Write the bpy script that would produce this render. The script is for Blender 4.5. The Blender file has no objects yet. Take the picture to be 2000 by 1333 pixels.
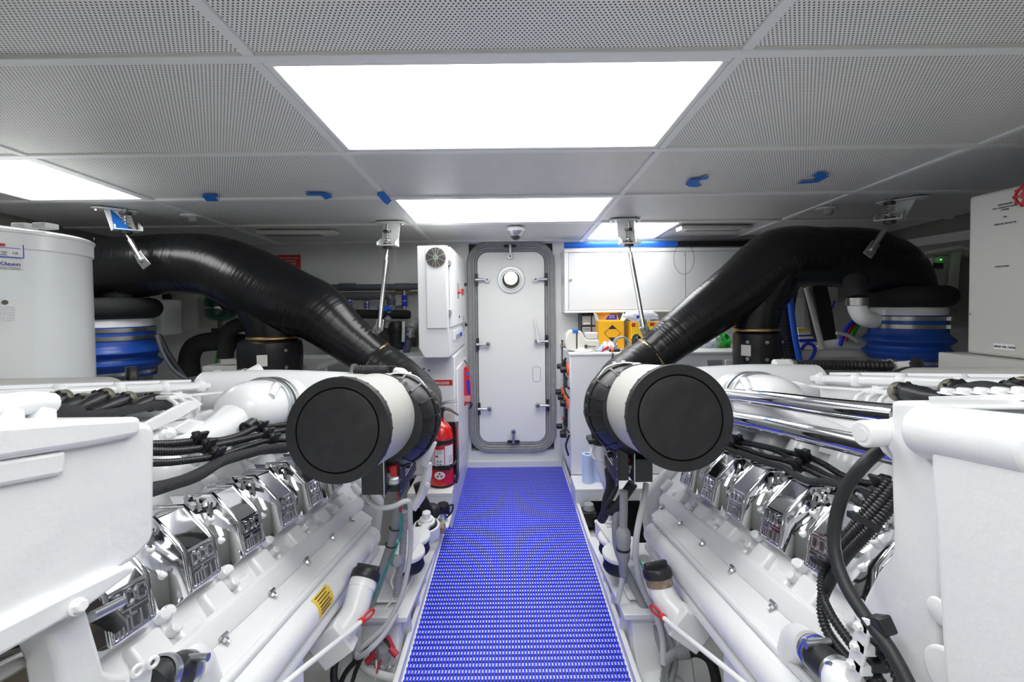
import bpy, bmesh, math, random
from mathutils import Vector, Matrix
random.seed(7)
SC = bpy.context.scene
COL = SC.collection
V = Vector
PI = math.pi
# ------------------------------------------------------------------ camera
F, VPX, VPY, H = 860.0, 995.0, 592.0, 1.31
PIT, ROL = math.radians(1.5), math.radians(0.65)
fw = V((0, math.cos(PIT), -math.sin(PIT)))
up0 = V((0, math.sin(PIT), math.cos(PIT)))
rt0 = V((1, 0, 0))
cu = up0 * math.cos(ROL) + rt0 * math.sin(ROL)
cr = rt0 * math.cos(ROL) - up0 * math.sin(ROL)
CX = VPX + F * math.tan(PIT) * math.sin(ROL)
CY = VPY + F * math.tan(PIT) * math.cos(ROL)
CAM = V((0, 0, H))
cd = bpy.data.cameras.new('camera')
cam = bpy.data.objects.new('camera', cd)
COL.objects.link(cam)
m3 = Matrix((cr, cu, -fw)).transposed()
cam.matrix_world = Matrix.Translation(CAM) @ m3.to_4x4()
cd.sensor_width = 36
cd.lens = F / 2000 * 36
cd.shift_x = (1000 - CX) / 2000
cd.shift_y = (CY - 666.5) / 2000
cd.clip_start = 0.02
SC.camera = cam
# ------------------------------------------------------------------ world, exposure
w = bpy.data.worlds.new('world')
SC.world = w
w.use_nodes = True
w.node_tree.nodes['Background'].inputs[0].default_value = (0.8, 0.85, 1, 1)
w.node_tree.nodes['Background'].inputs[1].default_value = 0.02
SC.view_settings.view_transform = 'Standard'
SC.view_settings.look = 'None'
SC.view_settings.gamma = 1
SC.view_settings.use_curve_mapping = False
SC.view_settings.exposure = 0.0
LAMP = 7.9          # radiance of the lit ceiling diffusers
try:
    SC.cycles.max_bounces = 10
    SC.cycles.diffuse_bounces = 6
    SC.cycles.glossy_bounces = 6
    SC.cycles.use_denoising = True
    SC.cycles.sample_clamp_indirect = 6
except Exception:
    pass

# ------------------------------------------------------------------ a photograph's pixel back to a point of the room
def ray(px, py):
    return fw + cr * ((px - CX) / F) - cu * ((py - CY) / F)
def at(px, py, Y=None, X=None, Z=None):
    d = ray(px, py)
    t = Y / d.y if Y is not None else (X / d.x if X is not None else (Z - H) / d.z)
    return CAM + d * t

# ------------------------------------------------------------------ materials
MATS = {}
def mat(name, col, rough=0.5, metal=0.0, bump=None, coat=0.0, var=None, spec=None, trans=0.0, emit=None, alpha=1.0):
    if name in MATS: return MATS[name]
    m = bpy.data.materials.new(name); MATS[name] = m
    m.use_nodes = True
    nt = m.node_tree; b = nt.nodes['Principled BSDF']
    c = (*col, 1)
    b.inputs['Base Color'].default_value = c
    b.inputs['Roughness'].default_value = rough
    b.inputs['Metallic'].default_value = metal
    b.inputs['Coat Weight'].default_value = coat
    b.inputs['Coat Roughness'].default_value = 0.08
    if spec is not None: b.inputs['Specular IOR Level'].default_value = spec
    if trans: b.inputs['Transmission Weight'].default_value = trans
    if alpha < 1: b.inputs['Alpha'].default_value = alpha
    if emit:
        b.inputs['Emission Color'].default_value = (*emit[0], 1); b.inputs['Emission Strength'].default_value = emit[1]
    tc = nt.nodes.new('ShaderNodeTexCoord')
    if var:          # (scale, colour2, amount)
        n = nt.nodes.new('ShaderNodeTexNoise'); n.inputs['Scale'].default_value = var[0]; n.inputs['Detail'].default_value = 6
        nt.links.new(tc.outputs['Object'], n.inputs['Vector'])
        r = nt.nodes.new('ShaderNodeMapRange'); r.inputs[1].default_value = 0.45; r.inputs[2].default_value = 0.75
        r.inputs[4].default_value = var[2]
        nt.links.new(n.outputs['Fac'], r.inputs[0])
        x = nt.nodes.new('ShaderNodeMix'); x.data_type = 'RGBA'
        x.inputs[6].default_value = c; x.inputs[7].default_value = (*var[1], 1)
        nt.links.new(r.outputs[0], x.inputs[0]); nt.links.new(x.outputs[2], b.inputs['Base Color'])
    if bump:         # (scale, strength)
        n = nt.nodes.new('ShaderNodeTexNoise'); n.inputs['Scale'].default_value = bump[0]; n.inputs['Detail'].default_value = 4
        nt.links.new(tc.outputs['Object'], n.inputs['Vector'])
        k = nt.nodes.new('ShaderNodeBump'); k.inputs['Strength'].default_value = bump[1]; k.inputs['Distance'].default_value = 0.01
        nt.links.new(n.outputs['Fac'], k.inputs['Height']); nt.links.new(k.outputs[0], b.inputs['Normal'])
    return m
def dots_mat(name, col, hole, p, q, r, rough=0.5, metal=0.0):
    """punched sheet: staggered round holes, p across, q along (two rows per q), radius r"""
    m = mat(name, col, rough, metal); nt = m.node_tree; L = nt.links
    b = nt.nodes['Principled BSDF']; tc = nt.nodes['Texture Coordinate']
    def lat(off):
        a = nt.nodes.new('ShaderNodeVectorMath'); a.operation = 'MULTIPLY'; a.inputs[1].default_value = (1 / p, 1 / q, 0)
        L.new(tc.outputs['Object'], a.inputs[0])
        o = nt.nodes.new('ShaderNodeVectorMath'); o.operation = 'ADD'; o.inputs[1].default_value = (off, off, 0); L.new(a.outputs[0], o.inputs[0])
        f = nt.nodes.new('ShaderNodeVectorMath'); f.operation = 'FRACTION'; L.new(o.outputs[0], f.inputs[0])
        s = nt.nodes.new('ShaderNodeVectorMath'); s.operation = 'SUBTRACT'; s.inputs[1].default_value = (.5, .5, 0); L.new(f.outputs[0], s.inputs[0])
        t = nt.nodes.new('ShaderNodeVectorMath'); t.operation = 'MULTIPLY'; t.inputs[1].default_value = (p, q, 0); L.new(s.outputs[0], t.inputs[0])
        l = nt.nodes.new('ShaderNodeVectorMath'); l.operation = 'LENGTH'; L.new(t.outputs[0], l.inputs[0])
        return l.outputs['Value']
    mn = nt.nodes.new('ShaderNodeMath'); mn.operation = 'MINIMUM'; L.new(lat(0), mn.inputs[0]); L.new(lat(.5), mn.inputs[1])
    lt = nt.nodes.new('ShaderNodeMath'); lt.operation = 'LESS_THAN'; lt.inputs[1].default_value = r; L.new(mn.outputs[0], lt.inputs[0])
    x = nt.nodes.new('ShaderNodeMix'); x.data_type = 'RGBA'; x.inputs[6].default_value = (*col, 1); x.inputs[7].default_value = (*hole, 1)
    L.new(lt.outputs[0], x.inputs[0]); L.new(x.outputs[2], b.inputs['Base Color'])
    return m
M = dict(
    wall=mat('white_gelcoat', (.74, .75, .74), .35, var=(3, (.66, .67, .64), .6)),
    hull=mat('grey_hull_liner', (.30, .30, .285), .7, var=(5, (.24, .24, .225), .8), bump=(60, .1)),
    bilge=mat('bilge_paint', (.62, .63, .62), .5, var=(4, (.3, .29, .27), .8)),
    white=mat('white_engine_enamel', (.80, .81, .825), .3, coat=.4, bump=(55, .05)),
    cast=mat('white_painted_casting', (.79, .80, .815), .36, coat=.3, bump=(16, .30)),
    brush=mat('brushed_white_paint', (.77, .785, .80), .42, coat=.15, bump=(38, .14)),
    bright=mat('white_powder_coat', (.82, .83, .83), .4),
    cab=mat('cabinet_white', (.78, .79, .80), .35),
    offwhite=mat('ivory_enamel', (.78, .77, .71), .35),
    grey=mat('grey_plastic', (.33, .34, .36), .5),
    pvc=mat('dark_grey_pvc', (.085, .095, .115), .4),
    ltgrey=mat('light_grey_cable', (.55, .56, .56), .5),
    midgrey=mat('grey_conduit', (.30, .31, .32), .5),
    chrome=mat('chrome', (.80, .81, .83), .05, 1.0),
    chromed=mat('dark_reflection_chrome', (.30, .305, .32), .10, 1.0), socket=mat('olive_socket', (.24, .225, .17), .45, .5),  # chromed: chrome darkened to stand for dark reflections on the cover faces
    chromel=mat('lightened_chrome', (.86, .87, .88), .22, 1.0),  # cover chrome lightened and roughened so the raised letters stand out
    steel=mat('stainless_steel', (.62, .61, .59), .28, 1.0, bump=(80, .05)),
    zinc=mat('zinc_plate', (.55, .58, .6), .35, 1.0),
    brass=mat('brass', (.62, .43, .20), .35, 1.0),
    dark=mat('dark_steel', (.12, .11, .10), .45, .8, var=(20, (.25, .2, .14), .7)),
    rubber=mat('black_rubber', (.015, .016, .018), .5, bump=(120, .08)),
    plast=mat('black_plastic', (.014, .0145, .017), .38),
    capm=mat('black_urethane', (.020, .0205, .022), .5, var=(22, (.04, .04, .04), .45), bump=(90, .08), spec=.35),
    lag=mat('black_heat_wrap', (.0075, .008, .009), .27, bump=(70, .03), spec=.42),
    leather=mat('black_jacket_vinyl', (.013, .0135, .0145), .36, bump=(22, .3), spec=.4),
    braid=mat('black_braid', (.020, .021, .023), .6, bump=(260, .6)),
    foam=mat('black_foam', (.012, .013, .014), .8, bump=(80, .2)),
    blue=mat('blue_silicone', (.012, .075, .40), .38),
    tape=mat('blue_masking_tape', (.01, .16, .62), .6),
    noodle=mat('blue_foam', (.005, .12, .62), .6, bump=(150, .2)),
    bluev=mat('blue_valve_plastic', (.02, .12, .72), .4),
    matb=mat('blue_pvc_mat', (.018, .042, .95), .4),
    matd=mat('black_mat_underbar', (.012, .012, .022), .5),
    red=mat('red_enamel', (.62, .012, .015), .25, coat=.5),
    redp=mat('red_plastic', (.62, .03, .03), .4),
    pinkb=mat('red_terminal_boot', (.45, .03, .06), .45),
    orange=mat('orange_plastic', (.85, .12, .03), .45),
    signred=mat('sign_red', (.50, .015, .015), .4),
    ink=mat('black_ink', (.02, .02, .025), .6),
    pit=mat('groove_shade_black', (.003, .003, .0035), .9, spec=.1),  # blacker than the cap: the groove's shade put into its colour
    inkg=mat('grey_ink', (.30, .31, .33), .6),
    inkb=mat('blue_ink', (.01, .03, .55), .6),
    inkw=mat('white_ink', (.85, .85, .85), .6),
    paper=mat('paper', (.82, .83, .84), .8),
    towel=mat('blue_paper_towel', (.55, .66, .92), .9),
    yellow=mat('yellow_card', (.86, .55, .02), .5),
    amber=mat('amber_card', (.86, .44, .015), .5),
    labely=mat('yellow_label', (.80, .55, .06), .5),
    green=mat('green_enamel', (.012, .10, .065), .3, coat=.4),
    greenp=mat('green_plastic_film', (.03, .45, .05), .3),
    teal=mat('teal_wire', (.01, .38, .30), .4),
    film=mat('clear_plastic_film', (.75, .80, .90), .15, alpha=.55),
    glass=mat('clear_glass', (.9, .95, .92), .03, trans=1.0),
    gasket=mat('grey_door_gasket', (.25, .255, .25), .6, var=(25, (.36, .36, .355), .6), bump=(90, .15)),
    doorp=mat('door_panel_paint', (.84, .85, .81), .38),
    heater=mat('heater_enamel', (.84, .875, .89), .3, coat=.35),
    rim=mat('heater_rim', (.84, .85, .86), .3, coat=.3),
    tank=mat('tank_paint', (.58, .575, .545), .4, bump=(140, .05)),
    wood=mat('wood_batten', (.32, .22, .12), .6),
    darkglass=mat('camera_dome', (.02, .02, .025), .08),
    lamp=mat('lit_diffuser', (1, 1, 1), .5, emit=((1, 1, .985), LAMP)),
    led=mat('green_led', (.1, 1, .1), .5, emit=((.1, 1, .1), 2)),
    beyond=mat('passage_beyond', (.6, .55, .4), .6),
    rust=mat('rusty_thread', (.28, .20, .14), .7, .4, var=(40, (.55, .5, .45), .8)),
    fanm=mat('fan_black', (.03, .03, .03), .5),
)
M['perf'] = dots_mat('perforated_ceiling_sheet', (.86, .86, .84), (.05, .05, .052), .0105, .0158, .00235, .42)
M['mesh'] = dots_mat('perforated_filter_sheet', (.74, .75, .70), (.10, .10, .09), .0062, .0104, .0017, .4)

# ------------------------------------------------------------------ mesh builder
class MB:
    def __init__(s): s.v = []; s.f = []
    def add(s, vs, fs):
        n = len(s.v); s.v += [V(p) for p in vs]; s.f += [tuple(i + n for i in f) for f in fs]; return s
    def hexa(s, p):       # 8 corners: bottom loop 4, top loop 4
        return s.add(p, [(0, 3, 2, 1), (4, 5, 6, 7), (0, 1, 5, 4), (1, 2, 6, 5), (2, 3, 7, 6), (3, 0, 4, 7)])
    def box(s, c, d, ux=(1, 0, 0), uy=(0, 1, 0), uz=(0, 0, 1)):
        c = V(c); x, y, z = V(ux) * d[0] / 2, V(uy) * d[1] / 2, V(uz) * d[2] / 2
        return s.hexa([c - x - y - z, c + x - y - z, c + x + y - z, c - x + y - z, c - x - y + z, c + x - y + z, c + x + y + z, c - x + y + z])
    def bx(s, x0, x1, y0, y1, z0, z1):
        return s.box(((x0 + x1) / 2, (y0 + y1) / 2, (z0 + z1) / 2), (abs(x1 - x0), abs(y1 - y0), abs(z1 - z0)))
    def bar(s, p, q, wd, th, up=(0, 0, 1)):
        p, q = V(p), V(q); a = (q - p); L = a.length; a.normalize(); b = a.cross(V(up)).normalized(); c = b.cross(a)
        return s.box((p + q) / 2, (L, wd, th), a, b, c)
    def lathe(s, o, ax, prof, n=24, close=False):
        """prof: (radius, height) along axis ax from o"""
        o = V(o); ax = V(ax).normalized(); t = V((1, 0, 0)) if abs(ax.x) < .9 else V((0, 1, 0))
        a = ax.cross(t).normalized(); b = ax.cross(a); vs = []; fs = []; k = len(prof)
        for r, h in prof:
            for i in range(n):
                g = 2 * PI * i / n; vs.append(o + ax * h + a * (r * math.cos(g)) + b * (r * math.sin(g)))
        for j in range(k - 1 if not close else k):
            j2 = (j + 1) % k
            for i in range(n):
                i2 = (i + 1) % n; fs.append((j * n + i, j * n + i2, j2 * n + i2, j2 * n + i))
        if not close:
            fs.append(tuple(range(n))[::-1]); fs.append(tuple((k - 1) * n + i for i in range(n)))
        return s.add(vs, fs)
    def cyl(s, p, q, r, r2=None, n=16):
        p, q = V(p), V(q); return s.lathe(p, q - p, [(r, 0), (r if r2 is None else r2, (q - p).length)], n)
    def ring(s, o, ax, R, r, n=24, k=8):
        return s.lathe(o, ax, [(R + r * math.cos(2 * PI * i / k), r * math.sin(2 * PI * i / k)) for i in range(k)], n, True)
    def pipe(s, o, ax, r0, r1, h, n=32):     # hollow ring
        return s.lathe(o, ax, [(r0, 0), (r1, 0), (r1, h), (r0, h)], n, True)
    def bolt(s, p, ax, r, h, n=6, washer=True):
        p = V(p); ax = V(ax).normalized()
        if washer: s.lathe(p, ax, [(r * 1.35, 0), (r * 1.35, h * .2)], 14)
        return s.lathe(p, ax, [(r, 0), (r, h * .9), (r * .85, h)], n)
    def ball(s, c, r, sc=(1, 1, 1), n=16, m=10):
        c = V(c); vs = [c + V((0, 0, -r * sc[2]))]
        for j in range(1, m):
            t = PI * j / m - PI / 2
            for i in range(n):
                g = 2 * PI * i / n; vs.append(c + V((r * math.cos(t) * math.cos(g) * sc[0], r * math.cos(t) * math.sin(g) * sc[1], r * math.sin(t) * sc[2])))
        vs.append(c + V((0, 0, r * sc[2]))); fs = []
        for i in range(n): fs.append((0, 1 + (i + 1) % n, 1 + i))
        for j in range(m - 2):
            for i in range(n): a = 1 + j * n + i; b = 1 + j * n + (i + 1) % n; fs.append((a, b, b + n, a + n))
        e = len(vs) - 1; q = 1 + (m - 2) * n
        for i in range(n): fs.append((q + i, q + (i + 1) % n, e))
        return s.add(vs, fs)
    def tube(s, pts, r, n=10, step=None, rib=None, jit=0, sub=8, caps=True):
        """smooth tube through pts; r a number or one per point; rib=(pitch, depth) corrugates it"""
        pts = [V(p) for p in pts]; rs = [r] * len(pts) if not hasattr(r, '__len__') else list(r)
        P = []; R = []
        if sub > 1 and len(pts) > 2:
            for i in range(len(pts) - 1):
                a = pts[i - 1] if i else pts[0] * 2 - pts[1]; b = pts[i]; c = pts[i + 1]; d = pts[i + 2] if i + 2 < len(pts) else c * 2 - b
                for k in range(sub):
                    t = k / sub
                    P.append(.5 * (2 * b + (c - a) * t + (2 * a - 5 * b + 4 * c - d) * t * t + (3 * b - a - 3 * c + d) * t ** 3)); R.append(rs[i] + (rs[i + 1] - rs[i]) * t)
            P.append(pts[-1]); R.append(rs[-1])
        else: P, R = pts, rs
        if rib: step = rib[0] / 4
        if step:
            cum = [0]
            for i in range(1, len(P)): cum.append(cum[-1] + (P[i] - P[i - 1]).length)
            N = max(2, int(cum[-1] / step)); Q = []; S = []; j = 0
            for k in range(N + 1):
                d = cum[-1] * k / N
                while j < len(cum) - 2 and cum[j + 1] < d: j += 1
                t = (d - cum[j]) / max(1e-9, cum[j + 1] - cum[j]); Q.append(P[j].lerp(P[j + 1], t)); rr = R[j] + (R[j + 1] - R[j]) * t
                if rib: rr -= rib[1] * (0, 0, 1, 1)[k % 4]
                if jit: rr += random.uniform(-jit, jit)
                S.append(rr)
            P, R = Q, S
        vs = []; fs = []; nr = None; K = len(P)
        for i in range(K):
            t = (P[min(i + 1, K - 1)] - P[max(i - 1, 0)]).normalized()
            if nr is None: nr = t.orthogonal().normalized()
            nr = (nr - t * nr.dot(t)).normalized(); bn = t.cross(nr)
            for k in range(n):
                g = 2 * PI * k / n; vs.append(P[i] + nr * (R[i] * math.cos(g)) + bn * (R[i] * math.sin(g)))
        for i in range(K - 1):
            for k in range(n): k2 = (k + 1) % n; fs.append((i * n + k, i * n + k2, (i + 1) * n + k2, (i + 1) * n + k))
        if caps: fs.append(tuple(range(n))[::-1]); fs.append(tuple((K - 1) * n + k for k in range(n)))
        return s.add(vs, fs)
    def prism(s, poly, d):
        """poly: 3-D loop, d: extrusion vector"""
        n = len(poly); d = V(d); vs = [V(p) for p in poly] + [V(p) + d for p in poly]
        return s.add(vs, [tuple(range(n))[::-1], tuple(range(n, 2 * n))] + [(i, (i + 1) % n, n + (i + 1) % n, n + i) for i in range(n)])
    def loft(s, rings, caps=True):
        n = len(rings[0]); vs = [V(p) for r in rings for p in r]; fs = []
        for j in range(len(rings) - 1):
            for i in range(n): i2 = (i + 1) % n; fs.append((j * n + i, j * n + i2, (j + 1) * n + i2, (j + 1) * n + i))
        if caps: fs.append(tuple(range(n))[::-1]); fs.append(tuple((len(rings) - 1) * n + i for i in range(n)))
        return s.add(vs, fs)
    def build(s, name, m, parent=None, bev=0, seg=2, sharp=38, origin=None, sub=0, local=False):
        me = bpy.data.meshes.new(name)
        if not s.v: raise ValueError(name)
        if local: o = V((0, 0, 0))
        elif origin is not None: o = V(origin)
        else:
            o = V((sum((min(p[i] for p in s.v), max(p[i] for p in s.v))) / 2 for i in range(3)))
            if parent is None: o.z = min(p.z for p in s.v)
        me.from_pydata([tuple(p - o) for p in s.v], [], s.f)
        bm = bmesh.new(); bm.from_mesh(me); bmesh.ops.recalc_face_normals(bm, faces=bm.faces); bm.to_mesh(me); bm.free()
        for p in me.polygons: p.use_smooth = True
        me.set_sharp_from_angle(angle=math.radians(sharp))
        me.materials.append(M[m] if isinstance(m, str) else m)
        ob = bpy.data.objects.new(name, me); COL.objects.link(ob)
        ob.location = o
        if parent is not None:
            ob.parent = parent
            if not local: ob.location = o - WLOC.get(parent.name, V((0, 0, 0)))
        WLOC[ob.name] = o if not local else WLOC.get(parent.name, V((0, 0, 0))) if parent else V((0, 0, 0))
        if bev:
            b = ob.modifiers.new('bevel', 'BEVEL'); b.width = bev; b.segments = seg; b.limit_method = 'ANGLE'; b.angle_limit = math.radians(35); b.harden_normals = False
        if sub:
            q = ob.modifiers.new('subsurf', 'SUBSURF'); q.levels = q.render_levels = sub
        return ob
WLOC = {}
def tag(o, label, cat, group=None, kind=None):
    if label: o['label'] = label
    if cat: o['category'] = cat
    if group: o['group'] = group
    if kind: o['kind'] = kind
    return o
def thing(name, label, cat, loc, group=None):
    o = bpy.data.objects.new(name, None); COL.objects.link(o); o.empty_display_size = .05
    o.location = V(loc); WLOC[o.name] = V(loc)
    return tag(o, label, cat, group)
def struct(o): o['kind'] = 'structure'; return o
def copy_tree(o, dloc, parent=None):
    c = o.copy(); COL.objects.link(c); c.location = o.location + V(dloc)
    if parent is not None: c.parent = parent
    WLOC[c.name] = WLOC.get(o.name, V((0, 0, 0))) + V(dloc)
    for ch in list(o.children): copy_tree(ch, (0, 0, 0), c)
    return c
def text(name, body, size, m, parent, o, ux, uy, align='CENTER', ext=.0006, sx=1.0):
    """flat lettering: o = baseline point, ux reading direction, uy up direction"""
    cu_ = bpy.data.curves.new(name, 'FONT'); cu_.body = body; cu_.size = size; cu_.align_x = align; cu_.extrude = ext; cu_.resolution_u = 2
    t = bpy.data.objects.new(name + '_tmp', cu_); COL.objects.link(t)
    bpy.context.view_layer.update()
    me = bpy.data.meshes.new_from_object(t.evaluated_get(bpy.context.evaluated_depsgraph_get())); bpy.data.objects.remove(t)
    ux = V(ux).normalized(); uy = (V(uy) - ux * V(uy).dot(ux)).normalized(); uz = ux.cross(uy)
    mx = Matrix((ux * sx, uy, uz)).transposed()
    for v in me.vertices: v.co = mx @ v.co
    me.name = name; me.materials.clear(); me.materials.append(M[m])
    ob = bpy.data.objects.new(name, me); COL.objects.link(ob); o = V(o)
    ob.parent = parent; ob.location = o - (WLOC.get(parent.name, V((0, 0, 0))) if parent else V((0, 0, 0))); WLOC[ob.name] = o
    return ob
def rrect(cx, cz, w_, h_, r, k=6):
    """rounded rectangle outline (x, z)"""
    out = []
    for sx, sz, a0 in ((1, 1, 0), (-1, 1, 90), (-1, -1, 180), (1, -1, 270)):
        for i in range(k + 1):
            a = math.radians(a0 + 90 * i / k); out.append((cx + sx * (w_ / 2 - r) + r * math.cos(a), cz + sz * (h_ / 2 - r) + r * math.sin(a)))
    return out
# ================================================================== the room
YB = 3.62                      # after bulkhead
CS = math.atan(.0486)          # the deckhead falls aft by 2.8 degrees
def zc(Y): return 1.98 - .0486 * Y
struct(MB().bx(-2.95, 2.95, -2.3, 3.7, -.78, -.70).build('floor', 'bilge'))
# walls; the after bulkhead has the door's opening in it
DX0, DX1, DZ0, DZ1 = at(918, 680, YB).x, at(1081, 680, YB).x, at(1000, 880, YB).z, at(1000, 476, YB).z
wb = MB()
wb.bx(-2.95, DX0, YB, YB + .06, -.7, 1.95).bx(DX1, 2.95, YB, YB + .06, -.7, 1.95).bx(DX0, DX1, YB, YB + .06, -.7, DZ0).bx(DX0, DX1, YB, YB + .06, DZ1, 1.95)
struct(wb.build('wall_back', 'wall'))
for n_, sx in (('wall_left', -1), ('wall_right', 1)):
    o = struct(MB().bx(sx * 2.95, sx * 3.03, -2.3, 3.7, -.7, 2.12).build(n_, 'hull'))
struct(MB().bx(-2.95, 2.95, -2.38, -2.3, -.7, 2.12).build('wall_front', 'wall'))
# liner strips on the hull sides
for n_, sx in (('trim_3', -1), ('trim_4', 1)):
    struct(MB().bx(sx * 2.95, sx * 2.92, .4, 3.5, 1.68, 1.74).build(n_, 'wall'))
o = MB(); o.bx(at(760, 500, YB).x, at(772, 500, YB).x, YB - .012, YB, 1.0, 1.8); struct(o.build('trim_5', 'wall'))
# passage seen through the porthole
o = MB(); o.bx(-1.0, 1.2, 5.2, 5.25, .2, 2.0); struct(o.build('wall_aft', 'beyond'))
pl = thing('passage_light', 'small round lamp on the passage wall seen through the porthole', 'lamp', (.02, 5.2, 1.60))
MB().lathe((.02, 5.17, 1.60), (0, -1, 0), [(.07, 0), (.07, .02), (.05, .03)], 16).build('diffuser', 'lamp', pl)
MB().lathe((.02, 5.2, 1.60), (0, -1, 0), [(.08, 0), (.08, .03)], 16).build('base', 'bright', pl)

# ---- ceiling: a sloping grid of runners, punched panels and lit troffers
ce = MB().bx(-2.95, 2.95, -2.3, 3.66, .05, .06).build('ceiling', 'hull', local=True)
ce.location = (0, 0, 1.98); ce.rotation_euler = (-CS, 0, 0); struct(ce)
rows = [1.11 + .605 * k for k in range(-5, 5)]
cols = [-2.93, -1.85, -.632, .588, 1.81, 2.93]
LIT = [(-.632, .588, 5), (-.632, .588, 7), (-1.85 - .64, -1.85, 6), (.588, 1.175, 8), (-.632, .588, 3), (-.632, .588, 1)]
edges = [-2.28] + rows + [3.63]
lcs = 1.0 / math.cos(CS)
def cmesh(b, name, m, parent, bev=0):
    o = b.build(name, m, parent, bev, local=True); return o
def cpt(x, y, z=0):            # ceiling coordinates to the room
    return V((x, y * math.cos(CS) + z * math.sin(CS), 1.98 - y * math.sin(CS) + z * math.cos(CS)))
for i in range(len(edges) - 1):
    y0, y1 = edges[i], edges[i + 1]
    for j in range(5):
        x0, x1 = cols[j], cols[j + 1]
        cells = [(x0, x1)]
        for lx0, lx1, k in LIT:
            if abs(rows[k] - .0 - y0) < .01 and lx0 >= x0 - .01 and lx1 <= x1 + .01:
                cells = [c for c in ((x0, lx0), (lx1, x1)) if c[1] - c[0] > .05]
        for a, b in cells:
            o = cmesh(MB().bx(a + .012, b - .012, y0 + .012, y1 - .012, .004, .016), 'ceiling_panel', 'perf', ce, .002)
            # cream edge fillet round each panel, left as a thin bead
            f = MB()
            f.bx(a + .010, b - .010, y0 + .010, y0 + .016, .001, .008)
            f.bx(a + .010, b - .010, y1 - .016, y1 - .010, .001, .008)
            cmesh(f, 'edge_bead', 'offwhite', o)
for x in cols[1:-1]:
    for i in range(len(edges) - 1):
        cmesh(MB().bx(x - .014, x + .014, edges[i] + .0145, edges[i + 1] - .0145, -.005, .006), 'runner', 'bright', ce, .002)
for y in rows:
    cmesh(MB().bx(-2.93, 2.93, y - .014, y + .014, -.006, .006), 'runner', 'bright', ce, .002)
lab = {5: 'largest lit ceiling light, nearest in the middle of the picture', 7: 'lit ceiling light in the middle just before the door',
       6: 'lit ceiling light at far left above the water heater', 8: 'small lit ceiling light above the wall cabinet on the right'}
for n_, (x0, x1, k) in enumerate(LIT):
    y0, y1 = rows[k], rows[k] + .605
    l = lab.get(k) or ('lit ceiling light out of view behind the camera, %s' % ('nearer', 'farther')[n_ - 4])
    t = thing('ceiling_light', l, 'light', cpt((x0 + x1) / 2, (y0 + y1) / 2, .0), 'lit ceiling lights')
    t.rotation_euler = (-CS, 0, 0)
    hx, hy = (x1 - x0) / 2 - .015, .605 / 2 - .015
    f = MB(); e = .02
    for q in ((-hx, hx, -hy, -hy + e), (-hx, hx, hy - e, hy), (-hx, -hx + e, -hy + e, hy - e), (hx - e, hx, -hy + e, hy - e)): f.bx(*q, -.004, .03)
    f.build('frame', 'bright', t, .003, local=True)
    MB().bx(-hx + e, hx - e, -hy + e, hy - e, .008, .014).build('diffuser', 'lamp', t, local=True)
    MB().bx(-hx, hx, -hy, hy, .031, .045).build('housing', 'cab', t, local=True)
# blue masking tape on the ceiling
def tape(pts, label):
    ps = []
    for p in pts:
        d = ray(*p); n = V((0, math.sin(CS), math.cos(CS))); tt = (V((0, 0, 1.98 - .0075)) - CAM).dot(n) / d.dot(n); ps.append(CAM + d * tt)
    tag(MB().prism(ps, (0, 0, -.0012)).build('tape_strip', 'tape'), label, 'tape', 'blue tape on the ceiling')
tape([(395, 380), (424, 380), (427, 384), (417, 384), (427, 393), (404, 393), (395, 384)], 'blue tape mark on the ceiling above the left exhaust pipe, furthest left')
tape([(597, 377), (636, 377), (650, 385), (636, 390), (627, 382), (600, 382)], 'long bent strip of blue tape on ceiling left of middle')
tape([(737, 376), (750, 374), (765, 392), (757, 400), (750, 396), (736, 380)], 'square of blue tape stuck over a ceiling runner')
tape([(1338, 360), (1350, 350), (1368, 349), (1372, 345), (1385, 344), (1382, 350), (1368, 352), (1358, 360), (1372, 360), (1364, 365), (1346, 365)], 'jagged blue tape on ceiling right of the middle lights')
tape([(1556, 359), (1570, 354), (1588, 354), (1596, 346), (1584, 344), (1598, 338), (1618, 338), (1610, 342), (1620, 344), (1598, 356), (1578, 358)], 'stepped blue tape on ceiling, furthest right')

# ---- walkway sole with its kerbs
ML, MR = -.2837 * H + .0, .3365 * H
ML = at(780, 1333, Z=0).x; MR = at(1240, 1333, Z=0).x
struct(MB().bx(ML - .02, MR + .02, -.8, YB, -.09, -.035).build('floor', 'bright'))
for n_, x, sg in (('trim_1', ML, -1), ('trim_2', MR, 1)):
    o = MB(); o.bx(x + sg * .004, x + sg * .020, -.8, YB - .02, -.09, .004); o.bx(x + sg * .020, x + sg * .024, -.8, YB - .02, -.14, .002)
    struct(o.build(n_, 'bright', bev=.002))
struct(MB().bx(ML, MR, YB - .05, YB - .002, -.035, .012).build('baseboard_back', 'wall', bev=.003))
mt = thing('walkway_mat', 'long blue slatted rubber mat covering the walkway to the door', 'mat', ((ML + MR) / 2, 2.3, -.03))
y0m, y1m = 1.25, YB - .06
nb = 66; pitch = (MR - ML - .006) / nb
b0 = MB().bx(-.0034, .0034, -(y1m - y0m) / 2, (y1m - y0m) / 2, 0, .003)
for i in range(nb):
    x = ML + .003 + pitch * (i + .5)
    if i == 0:
        first = b0.build('mat_bar', 'matb', mt, .0008, local=True); first.location = V((x, (y0m + y1m) / 2, -.0315)) - WLOC[mt.name]
    else:
        c = first.copy(); COL.objects.link(c); c.location = V((x, (y0m + y1m) / 2, -.0315)) - WLOC[mt.name]
cb = MB().bx((ML - MR) / 2 + .002, (MR - ML) / 2 - .002, -.0047, .0047, 0, .0030)
yy = y0m; k = 0
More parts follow.
